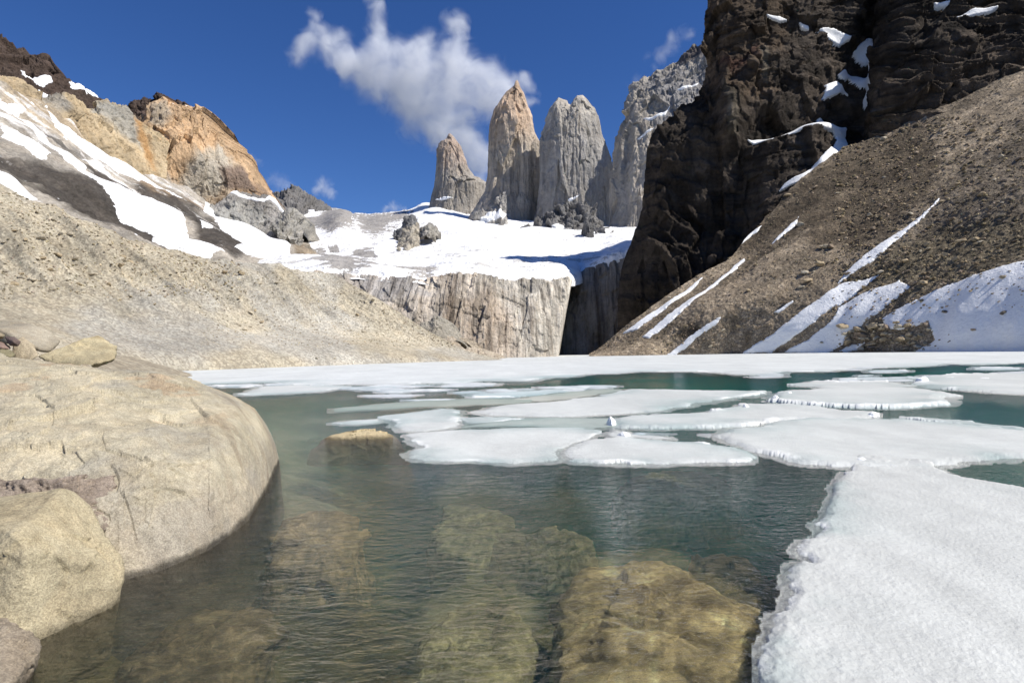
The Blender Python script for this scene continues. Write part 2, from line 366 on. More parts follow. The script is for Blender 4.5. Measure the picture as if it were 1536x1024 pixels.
sn = [('snow_patch', Z1([(-200, 380), (0, 450), (60, 485), (130, 520), (160, 560), (240, 600), (300, 660), (380, 705), (450, 735), (520, 765), (600, 760), (650, 815), (700, 895), (810, 955), (750, 960), (650, 925), (560, 860), (440, 790), (330, 705), (220, 625), (120, 545), (60, 500), (-200, 400)]), 2.2, .7, 6, 'longest snow streak running down the left slope, widest at its foot'),
      ('snow_patch', Z1([(30, 400), (80, 415), (130, 475), (160, 530), (110, 525), (60, 455)]), 3, 1.0, 8, 'short snow finger joining the top of the longest streak below the beige ridge'),
      ('snow_patch', Z1([(190, 450), (240, 468), (300, 515), (380, 558), (450, 600), (560, 665), (700, 745), (760, 790), (690, 760), (540, 680), (440, 620), (300, 545), (240, 490)]), 1.8, .9, 6, 'thin snow line following the foot of the ochre cliffs on the left slope'),
      ('snow_patch', Z1([(740, 750), (850, 810), (950, 850), (1010, 870), (1050, 920), (1080, 990), (960, 990), (900, 970), (840, 945), (880, 930), (870, 900), (800, 840), (740, 790)]), 2.2, .8, 8, 'broad snow tongue at the right foot of the left slope above the moraine'),
      ('snow_patch', Z1([(-80, 620), (0, 660), (60, 705), (140, 748), (80, 752), (30, 725), (-80, 680)]), 1.8, .8, 5, 'small snow patch at the left edge just above the sandy moraine crest'),
      ('snow_patch', Z1([(210, 712), (300, 745), (390, 802), (330, 790), (260, 752)]), 1.6, 1.0, 5, 'narrow snow sliver in the dark shaded scree beneath the longest snow streak'),
      ('snow_patch', Z1([(380, 828), (450, 855), (510, 885), (600, 915), (480, 892), (410, 862)]), 1.6, .8, 5, 'snow sliver resting against the middle of the moraine crest in dark shaded scree'),
      ('snow_patch', Z1([(700, 820), (750, 835), (765, 872), (725, 866)]), 2.2, 1.0, 6, 'little isolated snow blotch in the dark shaded scree right of the longest streak'),
      ('snow_patch', Z1([(300, 578), (345, 585), (420, 660), (470, 700), (420, 690), (360, 640)]), 3, 1.5, 7, 'broken snow streak above the dark shaded scree hollow in the middle of the left slope'),
      ('snow_patch', Z1([(-60, 330), (0, 360), (70, 385), (110, 400), (80, 412), (0, 390), (-60, 360)]), 3, 1.8, 8, 'broken snow sprinkle at the left edge below the dark brown peak'),
      ('snow_patch', Z1([(150, 410), (240, 480), (330, 550), (480, 650), (560, 690), (450, 650), (320, 565), (230, 500)]), 2.0, 1.2, 7, 'thin snow thread between the ochre cliff foot and the longest streak'),
      ('snow_patch', Z1([(560, 860), (640, 900), (700, 930), (690, 940), (620, 915), (560, 880)]), 2.0, 1.2, 7, 'short snow thread beside the foot of the longest streak'),
      ('snow_patch', Z1([(0, 500), (80, 545), (170, 600), (150, 610), (60, 560), (0, 520)]), 2.4, 1.6, 7, 'faint broken snow line left of and below the longest streak')]
SO, SI = loft('mountain_slope', [lo, md, hi], [0, .5, 1], 900, 420, d_slope, c_slope, M['slope'], back=(-60, 60, -80), snow=sn, snowT=2.0, sshift=.15, snamp=.6, snowgroup='snow patches on the left mountain slope')
struct(SO)

# ------------------------------------------------------------------ left cliffs and peaks
def c_strata(cf):
    def f(G, px, py, N):
        H = G * np.array([1, 1, 1]) + np.array([0, 0, 1]) * (G[..., :1] * .08)
        b = fbm(H, 3.2, 5, 611, .65, (9, 9, 1))[..., None]; k = sm(1040, 1100, px)[..., None] * .6 + .4
        j = sm(.1, .35, ridge(G, 9, 3, 613, .5, (1, 1, 3)))[..., None]
        return cf(G, px, py, N) * (1 + 1.3 * b * k) * (1 - .3 * j)
    return f
def c_cliff(cf):
    def f(G, px, py, N):
        c = cf(G, px, py, N); Gr = G; G = G * np.array([1, .16, 1]); a = sm(.03, .22, fbm(G, 3.0, 5, 531, .6, (1, 1, 14)))[..., None]; b = sm(.04, .2, fbm(G, 1.3, 4, 533, .6, (1, 1, 22)))[..., None]; l = sm(.1, .35, fbm(G, 4.0, 4, 535, .6, (1, 1, 9)))[..., None]
        k = .45 + .55 * sm(-.1, .25, fbm(Gr, 16, 4, 537))[..., None]; return c * (1 - .45 * a * k) * (1 - .34 * b * k) * (1 + .3 * l)
    return f
def c_flat(col, amt=.25, size=30, seed=0, extra=None):
    def f(G, px, py, N):
        c = np.ones(G.shape) * np.array(col) * (1 + amt * fbm(G, size, 5, seed + 60)[..., None])
        if extra:
            for poly, soft, colr, na in extra:
                t = sm(-1, 1, sdf(poly, px, py) / soft + fbm(G, size, 5, seed + 61, .6) * na)[..., None]; c = c * (1 - t) + np.array(colr) * t
        return c
    return f
def d_rock(a1, s1, a2, s2, st=(1, 1, 1), seed=0, a3=0, s3=5):
    def f(G, px, py, N):
        t = facet(G, s1 * .8, seed, st, 3) * a1 * 1.1 + ridge(G, s1, 5, seed, .55, st) * a1 * .3 + fbm(G, s2, 6, seed + 9, .6) * a2 * .8
        if a3: t = t + ridge(G, s3, 4, seed + 19, .6) * a3 * .4
        return t
    return f
# dark peak far left
o, _ = loft('brown_peak', [[(-250, 140, 520), (0, 175, 560), (80, 190, 600), (170, 200, 620)], [(-250, -60, 640), (0, 57, 700), (25, 72, 700), (45, 85, 700), (70, 86, 705), (79, 108, 710), (108, 126, 720), (150, 150, 740), (172, 172, 740)]], [0, 1], 420, 200,
            d_rock(7, 24, 10, 60, (1, 1, .7), 101, 3, 8), c_flat((.085, .062, .05), .35, 25, 3), M['massif'], back=(-60, 150, -60), seed=4,
            snow=[('snow_patch', Z1([(70, 245), (100, 268), (140, 285), (185, 275), (190, 300), (150, 325), (120, 295), (90, 280)]), 1.6, 1.0, 14, 'snow hollow high on the dark brown peak at the upper left'),
                  ('snow_patch', Z1([(135, 335), (160, 345), (215, 348), (200, 362), (160, 372)]), 1.5, 1.0, 12, 'snow line where the dark brown peak meets the beige ridge'),
                  ('snow_patch', Z1([(250, 305), (300, 325), (370, 365), (340, 362), (270, 330)]), 1.3, 1.6, 10, 'thin snow dusting on the right shoulder of the dark brown peak')], snowT=1.5, snowgroup='snow patches on the brown peak')
tag(o, 'dark brown jagged peak with snow hollows at the upper left corner', 'peak')
o, _ = loft('brown_peak', [[(180, 240, 650), (250, 240, 670), (330, 240, 680)], [(184, 180, 700), (193, 160, 700), (201, 150, 700), (213, 147, 705), (227, 148, 710), (242, 143, 710), (262, 152, 715), (295, 163, 720), (322, 190, 720)]], [0, 1], 260, 110,
            d_rock(5, 14, 6, 30, (1, 1, .7), 131, 2, 6), c_flat((.09, .066, .055), .35, 20, 7), M['massif'], back=(0, 100, -60))
tag(o, 'small dark brown rock cap rising behind the orange cliff block', 'peak')
# beige ridge
o, _ = loft('beige_ridge', [[(-260, 60, 350), (0, 147, 395), (82, 190, 428), (135, 232, 458), (205, 275, 500), (250, 295, 520)], [(-260, 10, 400), (0, 128, 430), (82, 160, 455), (135, 190, 490), (205, 225, 525), (250, 240, 545)],
            [(-260, -20, 450), (-60, 98, 470), (0, 116, 470), (25, 124, 475), (45, 128, 480), (57, 147, 485), (66, 156, 490), (85, 150, 500), (98, 145, 500), (123, 149, 505), (131, 158, 510), (145, 154, 515), (156, 152, 520), (189, 160, 540), (200, 177, 545), (222, 192, 555), (252, 215, 565)]], [0, .5, 1], 640, 170,
            d_rock(5.5, 16, 5, 40, (1, 1, 2.8), 161, 1.6, 6), c_flat((.50, .40, .26), .25, 30, 9, [(Z1([(320, 380), (460, 380), (500, 440), (520, 560), (420, 480), (330, 420)]), 6, (.38, .36, .31), 1.5), (Z1([(160, 370), (240, 350), (240, 420), (200, 400)]), 6, (.36, .33, .28), 1.5), (Z1([(480, 430), (520, 450), (580, 640), (540, 600)]), 5, (.46, .28, .13), 1.5)]), M['ochre'], back=(-30, 60, -30))
tag(o, 'beige and ochre rock ridge left of the orange cliff above the snowy scree', 'cliff')
# orange block
oreg = [(Z1([(555, 385), (620, 380), (625, 430), (600, 470), (550, 460)]), 7, (.44, .37, .28), 1.5),
        (Z1([(700, 560), (800, 540), (850, 640), (830, 740), (700, 740), (640, 690)]), 12, (.47, .42, .34), 2.0),
        (Z1([(800, 620), (880, 620), (960, 690), (990, 720), (900, 700), (820, 690)]), 6, (.24, .18, .14), 1.5),
        (Z1([(560, 600), (700, 700), (800, 740), (760, 800), (600, 720)]), 8, (.40, .36, .30), 1.8)]
o, _ = loft('orange_cliff', [[(226, 290, 520), (279, 312, 575), (320, 330, 600), (360, 345, 620), (420, 350, 640)], [(215, 235, 540), (260, 235, 560), (320, 250, 590), (370, 275, 615), (412, 300, 640)],
            [(205, 200, 590), (211, 178, 590), (222, 168, 590), (230, 156, 590), (250, 150, 600), (279, 157, 605), (306, 163, 610), (312, 184, 615), (328, 197, 620), (340, 213, 625), (357, 223, 635), (365, 246, 640), (371, 262, 645), (390, 283, 655), (404, 292, 660)]], [0, .5, 1], 420, 330,
            d_rock(7, 24, 7, 60, (1, 1, 2.6), 191, 2.0, 7), c_flat((.57, .40, .245), .3, 34, 11, oreg), M['ochre'], back=(10, 100, -40), seed=2,
            snow=[('snow_patch', Z1([(625, 378), (690, 385), (675, 395), (630, 388)]), 1.0, .6, 10, 'tiny snow strip on top of the orange cliff')], snowT=1.2, snowgroup='snow patches on the orange cliff')
tag(o, 'tall orange and cream granite cliff block above the left scree slope', 'cliff')
o, _ = loft('grey_outcrop', [[(308, 338, 500), (350, 356, 510), (400, 366, 520), (442, 352, 520)], [(312, 318, 530), (326, 303, 535), (335, 298, 535), (350, 289, 540), (370, 288, 545), (388, 292, 545), (402, 294, 548), (415, 304, 550), (432, 320, 545)]], [0, 1], 260, 140,
            d_rock(3, 12, 3, 24, (1, 1, 2), 221, 1, 4), c_flat((.30, .285, .265), .4, 14, 13, [(Z1([(780, 760), (900, 740), (1000, 800), (900, 850), (780, 800)]), 6, (.36, .35, .32), 1.5)]), M['granite_far'], back=(0, 40, -30),
            snow=[('snow_patch', Z1([(800, 705), (850, 698), (900, 715), (970, 730), (985, 715), (1050, 782), (1040, 785), (985, 735), (960, 745), (880, 725), (840, 712)]), 1.3, .5, 8, 'jagged snow line along the ledge of the grey outcrop under the orange cliff')], snowT=1.4, snowgroup='snow patches on the grey outcrop')
tag(o, 'grey rock outcrop with a snowy ledge at the right foot of the orange cliff', 'rock outcrop')
o, _ = loft('grey_peak', [[(380, 345, 950), (440, 345, 980), (520, 345, 1000)], [(388, 306, 1150), (406, 291, 1150), (420, 290, 1150), (432, 288, 1150), (441, 284, 1160), (455, 291, 1160), (470, 297, 1170), (490, 312, 1180), (506, 332, 1180)]], [0, 1], 200, 90,
            d_rock(14, 30, 10, 50, (1, 1, 1.5), 251, 4, 9), c_flat((.17, .165, .16), .3, 30, 15), M['granite_far'], back=(0, 150, -80))
tag(o, 'low grey rocky peak right of the orange cliff against blue sky', 'peak')

# ------------------------------------------------------------------ snowfield
Z2 = lambda p: cz(p, 2.227, 400, 0)
Z5 = lambda p: cz(p, 3.84, 300, 270)
rockreg = [(Z5([(600, 235), (650, 215), (760, 175), (830, 190), (880, 250), (900, 290), (820, 300), (740, 310), (700, 285), (640, 255)]), 2.5, 1.3),
           (Z5([(870, 200), (1000, 195), (1150, 185), (1220, 180), (1180, 230), (1080, 280), (1000, 320), (930, 290), (900, 250)]), 4, 1.9),
           (Z5([(830, 430), (900, 395), (1000, 400), (1020, 430), (900, 440)]), 2, 1.0),
           (Z5([(740, 388), (790, 384), (800, 400), (750, 402)]), 1.5, 1.0),
           (Z5([(650, 450), (760, 440), (850, 470), (1000, 480), (1020, 500), (1000, 540), (1250, 520), (1370, 540), (1340, 590), (1180, 560), (1000, 545), (820, 560), (700, 500)]), 4, 2.0),
           (Z5([(560, 390), (700, 400), (720, 440), (640, 440)]), 4, 2.0)]
def c_snowf(G, px, py, N):
    c = np.ones(G.shape) * np.array((.86, .86, .855)); nz = fbm(G, 9, 7, 71, .72, (1, 1, .4)) * 1.3; n2 = fbm(G, 9, 6, 73, .68, (3.0, 1, .5)) * 1.15
    for poly, soft, na in rockreg:
        t = sm(-.12, .12, sdf(poly, px, py) / soft * .6 + (nz + n2) * na + .15)[..., None]
        c = c * (1 - t) + np.array((.30, .28, .255)) * (1 + .4 * nz[..., None]) * t
    t = sm(.36, .46, n2 + .5 * nz + .12 * sm(345, 410, py))[..., None] * .75
    return c * (1 - t) + np.array((.38, .36, .33)) * t
def d_snowf(G, px, py, N):
    hump = np.exp(-((px - 512) / 24) ** 2 - ((py - 335) / 18) ** 2) * 14
    return fbm(G, 90, 4, 72, .45) * 9 + ridge(G, 40, 4, 75, .5) * 2.2 + fbm(G, 7, 4, 74, .55) * .8 + hump
top = [(330, 335, 900), (380, 330, 1000), (420, 322, 1050), (440, 318, 1100), (469, 313, 1150), (493, 315, 1200), (513, 319, 1220), (526, 327, 1250), (534, 322, 1280), (560, 321, 1300), (586, 320, 1350), (612, 316, 1400), (638, 305, 1420), (660, 303, 1430), (700, 312, 1440), (760, 318, 1400), (850, 322, 1350), (930, 330, 1200), (1000, 320, 1100), (1060, 320, 1000)]
m1 = [(330, 380, 600), (430, 365, 620), (500, 356, 640), (600, 352, 660), (700, 350, 680), (800, 352, 680), (900, 362, 650), (960, 362, 600), (1060, 360, 550)]
m2 = [(330, 410, 330), (430, 392, 380), (500, 388, 400), (600, 388, 410), (700, 386, 420), (800, 388, 420), (900, 380, 440), (960, 368, 430), (1060, 362, 420)]
bo0 = [(330, 470, 231), (455, 440, 231), (500, 425, 236), (560, 432, 240), (640, 440, 244), (700, 436, 246), (780, 442, 256), (838, 432, 281), (856, 430, 318), (870, 424, 363), (885, 412, 360), (900, 408, 356), (965, 400, 346), (1060, 392, 340)]
bo = [(330, 440, 235), (430, 415, 240), (500, 409, 248), (560, 415, 250), (600, 418, 252), (640, 421, 255), (680, 412, 256), (720, 414, 258), (760, 421, 262), (815, 423, 268), (838, 424, 282), (856, 424, 320), (870, 418, 365), (885, 404, 362), (925, 394, 352), (965, 377, 348), (1060, 368, 342)]
o, SF = loft('snowfield', [bo0, bo, m2, m1, top], [-.06, 0, .3, .6, 1], 900, 300, d_snowf, c_snowf, M['snowfar'], back=(0, 200, -60))
struct(o)
# far snow rise that closes the gap below the first tower
def hump(name, outline, base_y, D0, D1, col, label, cat, dsp, nu=220, nv=120, mat='granite_far', regs=None, snow=(), back=None, grp=None, seed=0):
    rows = [[(outline[0][0] - 1, base_y[0], D0)] + [(x, base_y[0] + (base_y[1] - base_y[0]) * k / 3, D0 * (1 - .02 * math.sin(math.pi * k / 4))) for k, x in enumerate(np.linspace(outline[0][0], outline[-1][0], 5)[1:-1], 1)] + [(outline[-1][0] + 1, base_y[1], D0)],
            [(x, y, D1) for x, y in outline]]
    o, inf = loft(name, rows, [0, 1], nu, nv, dsp, c_flat(col, .3, 12, seed, regs), M[mat], back=back or (0, (D1 - D0) * 1.2 + 15, -(D1 * .03)), snow=snow, snowT=1.3, snowgroup=grp)
    tag(o, label, cat); return o, inf
hump('rock_outcrop', Z5([(418, 300), (440, 240), (470, 215), (520, 195), (560, 215), (590, 270), (600, 300), (585, 360)]), (345, 368), 480, 520, (.38, .365, .33), 'fluted grey rock knob standing in the snow left of the glacier basin', 'rock outcrop', d_rock(6, 12, 3, 16, (1, 1, 3), 301, 1, 3))
hump('rock_outcrop', Z5([(1135, 390), (1158, 330), (1190, 280), (1225, 250), (1270, 262), (1292, 275), (1300, 300), (1290, 350), (1260, 400)]), (382, 378), 500, 535, (.42, .385, .32), 'pale beige rock knob rising alone from the middle of the snowfield', 'rock outcrop', d_rock(5, 12, 3, 16, (1, 1, 2.5), 311, 1, 3))
hump('rock_outcrop', Z5([(1120, 330), (1160, 280), (1190, 225), (1220, 212), (1240, 235), (1250, 270), (1240, 340)]), (362, 362), 560, 600, (.20, .20, .20), 'dark grey rock fin directly behind the pale beige knob in the snowfield', 'rock outcrop', d_rock(5, 12, 3, 16, (1, 1, 2.5), 321, 1, 3))
hump('rock_outcrop', Z5([(1285, 330), (1290, 262), (1320, 262), (1345, 285), (1358, 325)]), (358, 356), 515, 540, (.36, .34, .30), 'small grey beige rock step touching the right side of the pale beige knob', 'rock outcrop', d_rock(4, 10, 2, 14, (1, 1, 2.5), 331, 1, 3))
hump('rock_outcrop', Z2([(860, 800), (866, 760), (890, 740), (905, 725), (960, 690), (1010, 675), (1060, 690), (1130, 730), (1150, 790)]), (368, 360), 820, 850, (.20, .195, .19), 'dark rocky skirt with snow flecks at the foot of the right tower', 'rock outcrop', d_rock(14, 28, 8, 40, (1, 1, 1.5), 341, 3, 9), regs=[(Z2([(860, 800), (870, 740), (905, 735), (915, 790)]), 4, (.36, .34, .30), 1.0)],
     snow=[('snow_patch', Z2([(950, 760), (975, 745), (1010, 765), (1000, 775)]), 1.3, .8, 16, 'upper snow fleck on the dark skirt of the right tower'), ('snow_patch', Z2([(990, 785), (1060, 765), (1030, 795)]), 1.3, .8, 16, 'lower snow fleck on the dark skirt of the right tower')], grp='snow patches on the tower skirt')
hump('rock_outcrop', Z2([(1058, 812), (1060, 770), (1068, 740), (1100, 730), (1106, 760), (1095, 800)]), (368, 366), 690, 705, (.15, .148, .145), 'small black rock pillar beside the snow chute right of the towers', 'rock outcrop', d_rock(6, 18, 3, 16, (1, 1, 2.5), 351, 1, 3), nu=80, nv=90)
hump('rock_outcrop', Z2([(690, 760), (700, 720), (740, 695), (800, 640), (822, 628), (850, 655), (885, 690), (870, 730), (800, 760)]), (356, 354), 900, 930, (.36, .345, .32), 'grey rock buttress with snow at the foot of the tallest tower', 'rock outcrop', d_rock(12, 30, 8, 40, (1, 1, 2), 361, 3, 9),
     snow=[('snow_patch', Z2([(700, 745), (730, 708), (790, 696), (812, 712), (790, 735), (740, 748)]), 2, .9, 20, 'snow apron below the tallest tower')], grp='snow patches on the tower buttress')

# ------------------------------------------------------------------ the three towers
def tower(name, Lp, Rp, sky_, Dc, ratio, colf, label, seed, nth=520, nv=420, flute=1.0, snow=()):
    Lp = np.array(Lp, float); Rp = np.array(Rp, float)     # (px,py) from bottom to top
    sky_ = np.array(sky_, float)
    th = np.linspace(0, 2 * math.pi, nth, endpoint=False); u = (1 - np.cos(th)) / 2
    v = np.linspace(0, 1, nv)[:, None]
    pxt = sky_[0, 0] + (sky_[-1, 0] - sky_[0, 0]) * u
    ytop = np.interp(pxt, sky_[:, 0], sky_[:, 1]); yb = Lp[0, 1] * (1 - u) + Rp[0, 1] * u
    y = yb + (ytop - yb) * v
    def ip(Q, y): o = np.argsort(Q[:, 1]); return np.interp(y, Q[o, 1], Q[o, 0])
    # side lines measured at the height fraction, so both reach the skyline ends
    L = ip(Lp, y); R = ip(Rp, y)
    px = L + (R - L) * u; half = (R - L) / 2 / F * Dc
    capf = np.sqrt(np.clip(1 - v ** 14, 0.02, 1))
    D = Dc - np.sin(th) * half * ratio * capf
    G = P(px, y, D)
    N = np.stack([-np.cos(th) + 0 * v, -np.sin(th) + 0 * v, 0 * (v + th)], -1)
    d = facet(G, 26, seed, (1, 1, 7), 3, .25) * 9.5 * flute + ridge(G, 10, 4, seed + 5, .55, (1, 1, 18)) * 2.2 * flute + fbm(G, 70, 4, seed + 9, .5) * 6
    d = d * (0.25 + 0.75 * np.abs(np.sin(th))[None, :]) * sm(0, .05, 1 - v) + 0.5
    d = d + fbm(G, 8, 4, seed + 11) * 1.0 * sm(0, .03, 1 - v)
    G = G + N * d[..., None]
    col = colf(G, px, y, v)
    o = mesh(name, G, gfaces(nv, nth, wrap=True), M['granite_far'], col=col)
    # close the top
    tag(o, label, 'rock tower')
    for (poly, soft, na, lab) in snow:
        s = sdf(poly, px, y) / soft + fbm(G, 12, 5, seed + 40, .6) * 2 * na
        keep = (s > -.6) & (np.sin(th)[None, :] > -0.05)
        f = gfaces(nv, nth, mask=keep[:-1, :-1] & keep[1:, :-1] & keep[:-1, 1:] & keep[1:, 1:]) if False else None
        km = keep[:-1] & keep[1:]; km = km & np.roll(km, -1, 1)
        if km.sum() < 3: print('EMPTY', lab); continue
        fq = gfaces(nv, nth, wrap=True, mask=km); off = np.clip(s, -.7, 1) * 1.5 * Dc / F
        v2, f2 = compact(G + N * off[..., None], fq)
        q = mesh('snow_patch', v2, f2, M['snowfar'], col=np.full((len(v2), 3), (.86, .87, .89))); tag(q, lab, 'snow patch', 'snow patches on the towers')
    return o
def tcol(basec, topc, y0, y1, streaks=.3, warm=None):
    def f(G, px, y, v):
        c = np.ones(G.shape) * np.array(basec); n = fbm(G, 60, 5, 91, .6, (1, 1, 2))
        t = sm(y0, y1, y + n * 60)[..., None]; c = c * t + np.array(topc) * (1 - t)
        if warm:
            for poly, colr, soft in warm:
                k = sm(-1, 1, sdf(poly, px, y) / soft + n * 1.5)[..., None]; c = c * (1 - k) + np.array(colr) * k
        return c * (1 + streaks * fbm(G, 16, 5, 92, .6, (1, 1, 9))[..., None])
    return f
tower('rock_tower', Z2([(530, 760), (545, 680), (560, 620), (570, 560), (575, 500), (585, 475), (597, 462)]), Z2([(745, 760), (735, 690), (732, 610), (705, 592), (690, 588), (672, 560), (655, 515), (640, 480), (632, 462)]),
      Z2([(590, 472), (597, 460), (604, 448), (612, 446), (622, 452), (632, 460), (638, 475)]), 1240, .8, tcol((.33, .305, .27), (.42, .33, .265), 205, 270), 'shortest and leftmost granite tower with a pointed tip and low right shoulder', 401, nv=300,
      snow=[(Z2([(565, 668), (600, 655), (625, 660), (590, 672)]), 1.2, 1.0, 'snow line low on the leftmost tower')])
tower('rock_tower', Z2([(655, 800), (665, 745), (700, 690), (728, 640), (738, 590), (742, 500), (746, 420), (765, 365), (790, 322), (812, 292)]), Z2([(900, 800), (905, 740), (913, 690), (916, 640), (917, 560), (912, 480), (893, 442), (886, 390), (868, 340), (852, 292)]),
      Z2([(800, 306), (812, 292), (822, 285), (828, 271), (836, 268), (843, 276), (852, 296), (858, 310)]), 1060, .85, tcol((.42, .375, .315), (.53, .395, .285), 130, 250), 'tallest pointed granite tower in the middle with an orange tinted summit', 421)
tower('rock_tower', Z2([(880, 800), (905, 700), (914, 600), (912, 470), (930, 425), (950, 368), (962, 338)]), Z2([(1165, 800), (1160, 700), (1163, 640), (1160, 560), (1140, 508), (1116, 440), (1105, 380), (1092, 355)]),
      Z2([(955, 345), (962, 334), (970, 326), (985, 332), (1000, 336), (1008, 348), (1016, 350), (1024, 332), (1036, 320), (1056, 318), (1072, 332), (1085, 348), (1096, 360)]), 985, .8, tcol((.32, .305, .285), (.46, .42, .36), 140, 230), 'broad right granite tower with a notched twin summit and steep dark right flank', 441,
      snow=[(Z2([(988, 680), (1010, 665), (1045, 652), (1030, 668), (1000, 682)]), 1.4, .5, 'small bright snow ledge low on the broad right tower')])
# ridge tower on the right of the three
def d_nido(G, px, py, N):
    return facet(G, 34, 501, (1, 1, 5), 3, .2) * 9 + ridge(G, 9, 4, 503, .55, (1, 1, 12)) * 2.2 + fbm(G, 110, 4, 505, .45) * 10
NS = 1.65
rb = [(908, 366, 540), (930, 364, 520), (970, 360, 505), (1040, 360, 490), (1160, 350, 470)]
r1 = [(919, 275, 560), (950, 268, 530), (1000, 265, 515), (1060, 262, 500), (1160, 250, 480)]
r2 = [(925, 205, 580), (950, 200, 550), (1000, 196, 535), (1060, 190, 520), (1160, 180, 500)]
r3 = [(938, 160, 600), (960, 155, 570), (1000, 140, 560), (1060, 120, 550), (1160, 90, 520)]
r4 = [(950, 132, 625), (958, 118, 620), (966, 109, 620), (974, 112, 620), (983, 103, 620), (995, 101, 615), (1005, 94, 612), (1013, 90, 610), (1022, 77, 610), (1030, 72, 608), (1039, 66, 605), (1050, 64, 600), (1054, 48, 600), (1060, 40, 600), (1068, 29, 600), (1086, 8, 595), (1160, -70, 580)]
Z3 = lambda p: cz(p, 2.328, 880, 0)
nd_ = lambda l: l
o, _ = loft('granite_ridge', [[(a_, b_, c_ * NS) for a_, b_, c_ in r_] for r_ in (rb, r1, r2, r3, r4)], [0, .3, .6, .85, 1], 420, 420, d_nido, c_flat((.42, .38, .32), .3, 40, 17, [([(950, 110), (1000, 150), (985, 220), (1080, 330), (1200, 300), (1200, -100), (1060, 20), (1040, 100)], 14, (.27, .26, .25), 2.0), ([(1000, 90), (1050, 60), (1100, 0), (1100, 60), (1040, 95)], 5, (.12, .105, .10), 1.5)]), M['granite_far'], back=(60, 200, -60), seed=3,
            snow=[('snow_patch', Z3(p), 1.3, s, 12, l) for p, s, l in [([(190, 412), (230, 405), (270, 385), (290, 372), (275, 400), (240, 415), (215, 420)], .5, 'upper snow ledge on the grey ridge right of the towers'),
              ([(315, 320), (350, 305), (395, 285), (385, 300), (345, 320), (325, 326)], .5, 'highest snow ledge on the grey ridge right of the towers'), ([(165, 480), (190, 465), (240, 440), (220, 458), (185, 480)], .5, 'lowest snow ledge on the grey ridge right of the towers')]], snowT=1.3, snowgroup='snow ledges on the grey ridge')
tag(o, 'long grey granite ridge leaning right behind the black massif', 'cliff')

# ------------------------------------------------------------------ cascade cliff and dark ravine wall
def d_cliff(G, px, py, N):
    H = G; G = G * np.array([1, .16, 1])
    return (facet(G, 7, 521, (1, 1, 7), 3, .3) * 1.5 + facet(H, 9, 529, (1.4, 1, 1), 3, .3) * 1.5 + ridge(G, 2.2, 4, 523, .55, (1, 1, 16)) * .45 + fbm(G, 26, 5, 525, .5, (1, 1, 1.6)) * 2.5) * (.0 + 1.0 * sm(.995, .975, np.linspace(0, 1, G.shape[1]))[None, :])
o, _ = loft('granite_cliff', [[(455, 560, 205), (560, 552, 210), (640, 545, 212), (740, 540, 215), (800, 540, 222), (836, 540, 236), (837.5, 540, 300)], [(455, 480, 212), (560, 480, 216), (640, 480, 220), (740, 480, 228), (800, 480, 234), (846, 480, 250), (847.5, 480, 320)],
            [(455, 407, 230), (500, 407, 235), (540, 410, 240), (580, 412, 242), (620, 418, 244), (650, 419, 246), (670, 411, 247), (690, 409, 248), (720, 411, 250), (745, 417, 252), (775, 420, 255), (800, 419, 258), (830, 420, 262), (858, 418, 268), (859.5, 416, 340)]], [0, .55, 1], 900, 300, d_cliff,
            c_cliff(c_flat((.50, .445, .375), .25, 14, 19, [([(700, 405), (870, 405), (870, 540), (780, 540), (760, 470)], 18, (.56, .52, .45), 2.0), ([(670, 440), (740, 430), (770, 480), (770, 540), (690, 540)], 12, (.47, .40, .32), 2.5), ([(500, 405), (620, 405), (640, 440), (560, 440)], 10, (.38, .36, .34), 2.0)])), M['cliff'], back=(0, 60, -4), seed=6)
tag(o, 'pale beige cliff with vertical dark streaks between the frozen lake and the snowfield', 'cliff')
def d_wall(G, px, py, N):
    return facet(G, 13, 541, (1, 1, 5), 3, .3) * 6 + ridge(G, 4, 4, 543, .55, (1, 1, 8)) * .7 + fbm(G, 30, 5, 545, .5, (1, 1, 2)) * 3
o, _ = loft('dark_wall', [[(826, 541, 372), (850, 541, 352), (890, 541, 342), (940, 541, 330), (1040, 541, 322)], [(838, 480, 376), (862, 480, 358), (900, 480, 346), (950, 480, 334), (1040, 480, 324)],
            [(850, 427, 384), (866, 413, 364), (884, 402, 356), (905, 396, 352), (925, 391, 346), (948, 382, 342), (965, 374, 338), (1045, 350, 332)]], [0, .55, 1], 360, 300, d_wall, c_flat((.27, .245, .22), .35, 14, 23), M['cliff'], back=(20, 30, -8), seed=8)
tag(o, 'dark streaked rock wall right of the ravine, capped with snow', 'cliff')
# fallen fan at the right foot of the moraine
o, _ = loft('scree_fan', [[(655, 545, 160), (700, 543, 165), (745, 542, 175), (762, 541, 185)], [(660, 500, 185), (680, 505, 190), (700, 520, 195), (757, 540, 198)]], [0, 1], 200, 90, d_rock(1.0, 5, .8, 8, (1, 1, 1), 561, .3, 1.5), c_flat((.45, .40, .33), .2, 6, 25), M['moraine'], back=(10, 12, -6))
tag(o, 'pale fan of fallen rubble between the moraine end and the streaked cliff', 'scree fan')
hump('rock_outcrop', [(630, 492), (634, 484), (645, 482), (652, 474), (662, 478), (668, 492), (680, 512)], (520, 530), 178, 186, (.40, .37, .31), 'pale rock rib poking up behind the right end of the sandy moraine', 'rock outcrop', d_rock(.8, 3, .7, 5, (1, 1, 2), 571, .2, 1), nu=90, nv=70, back=(5, 8, -5))

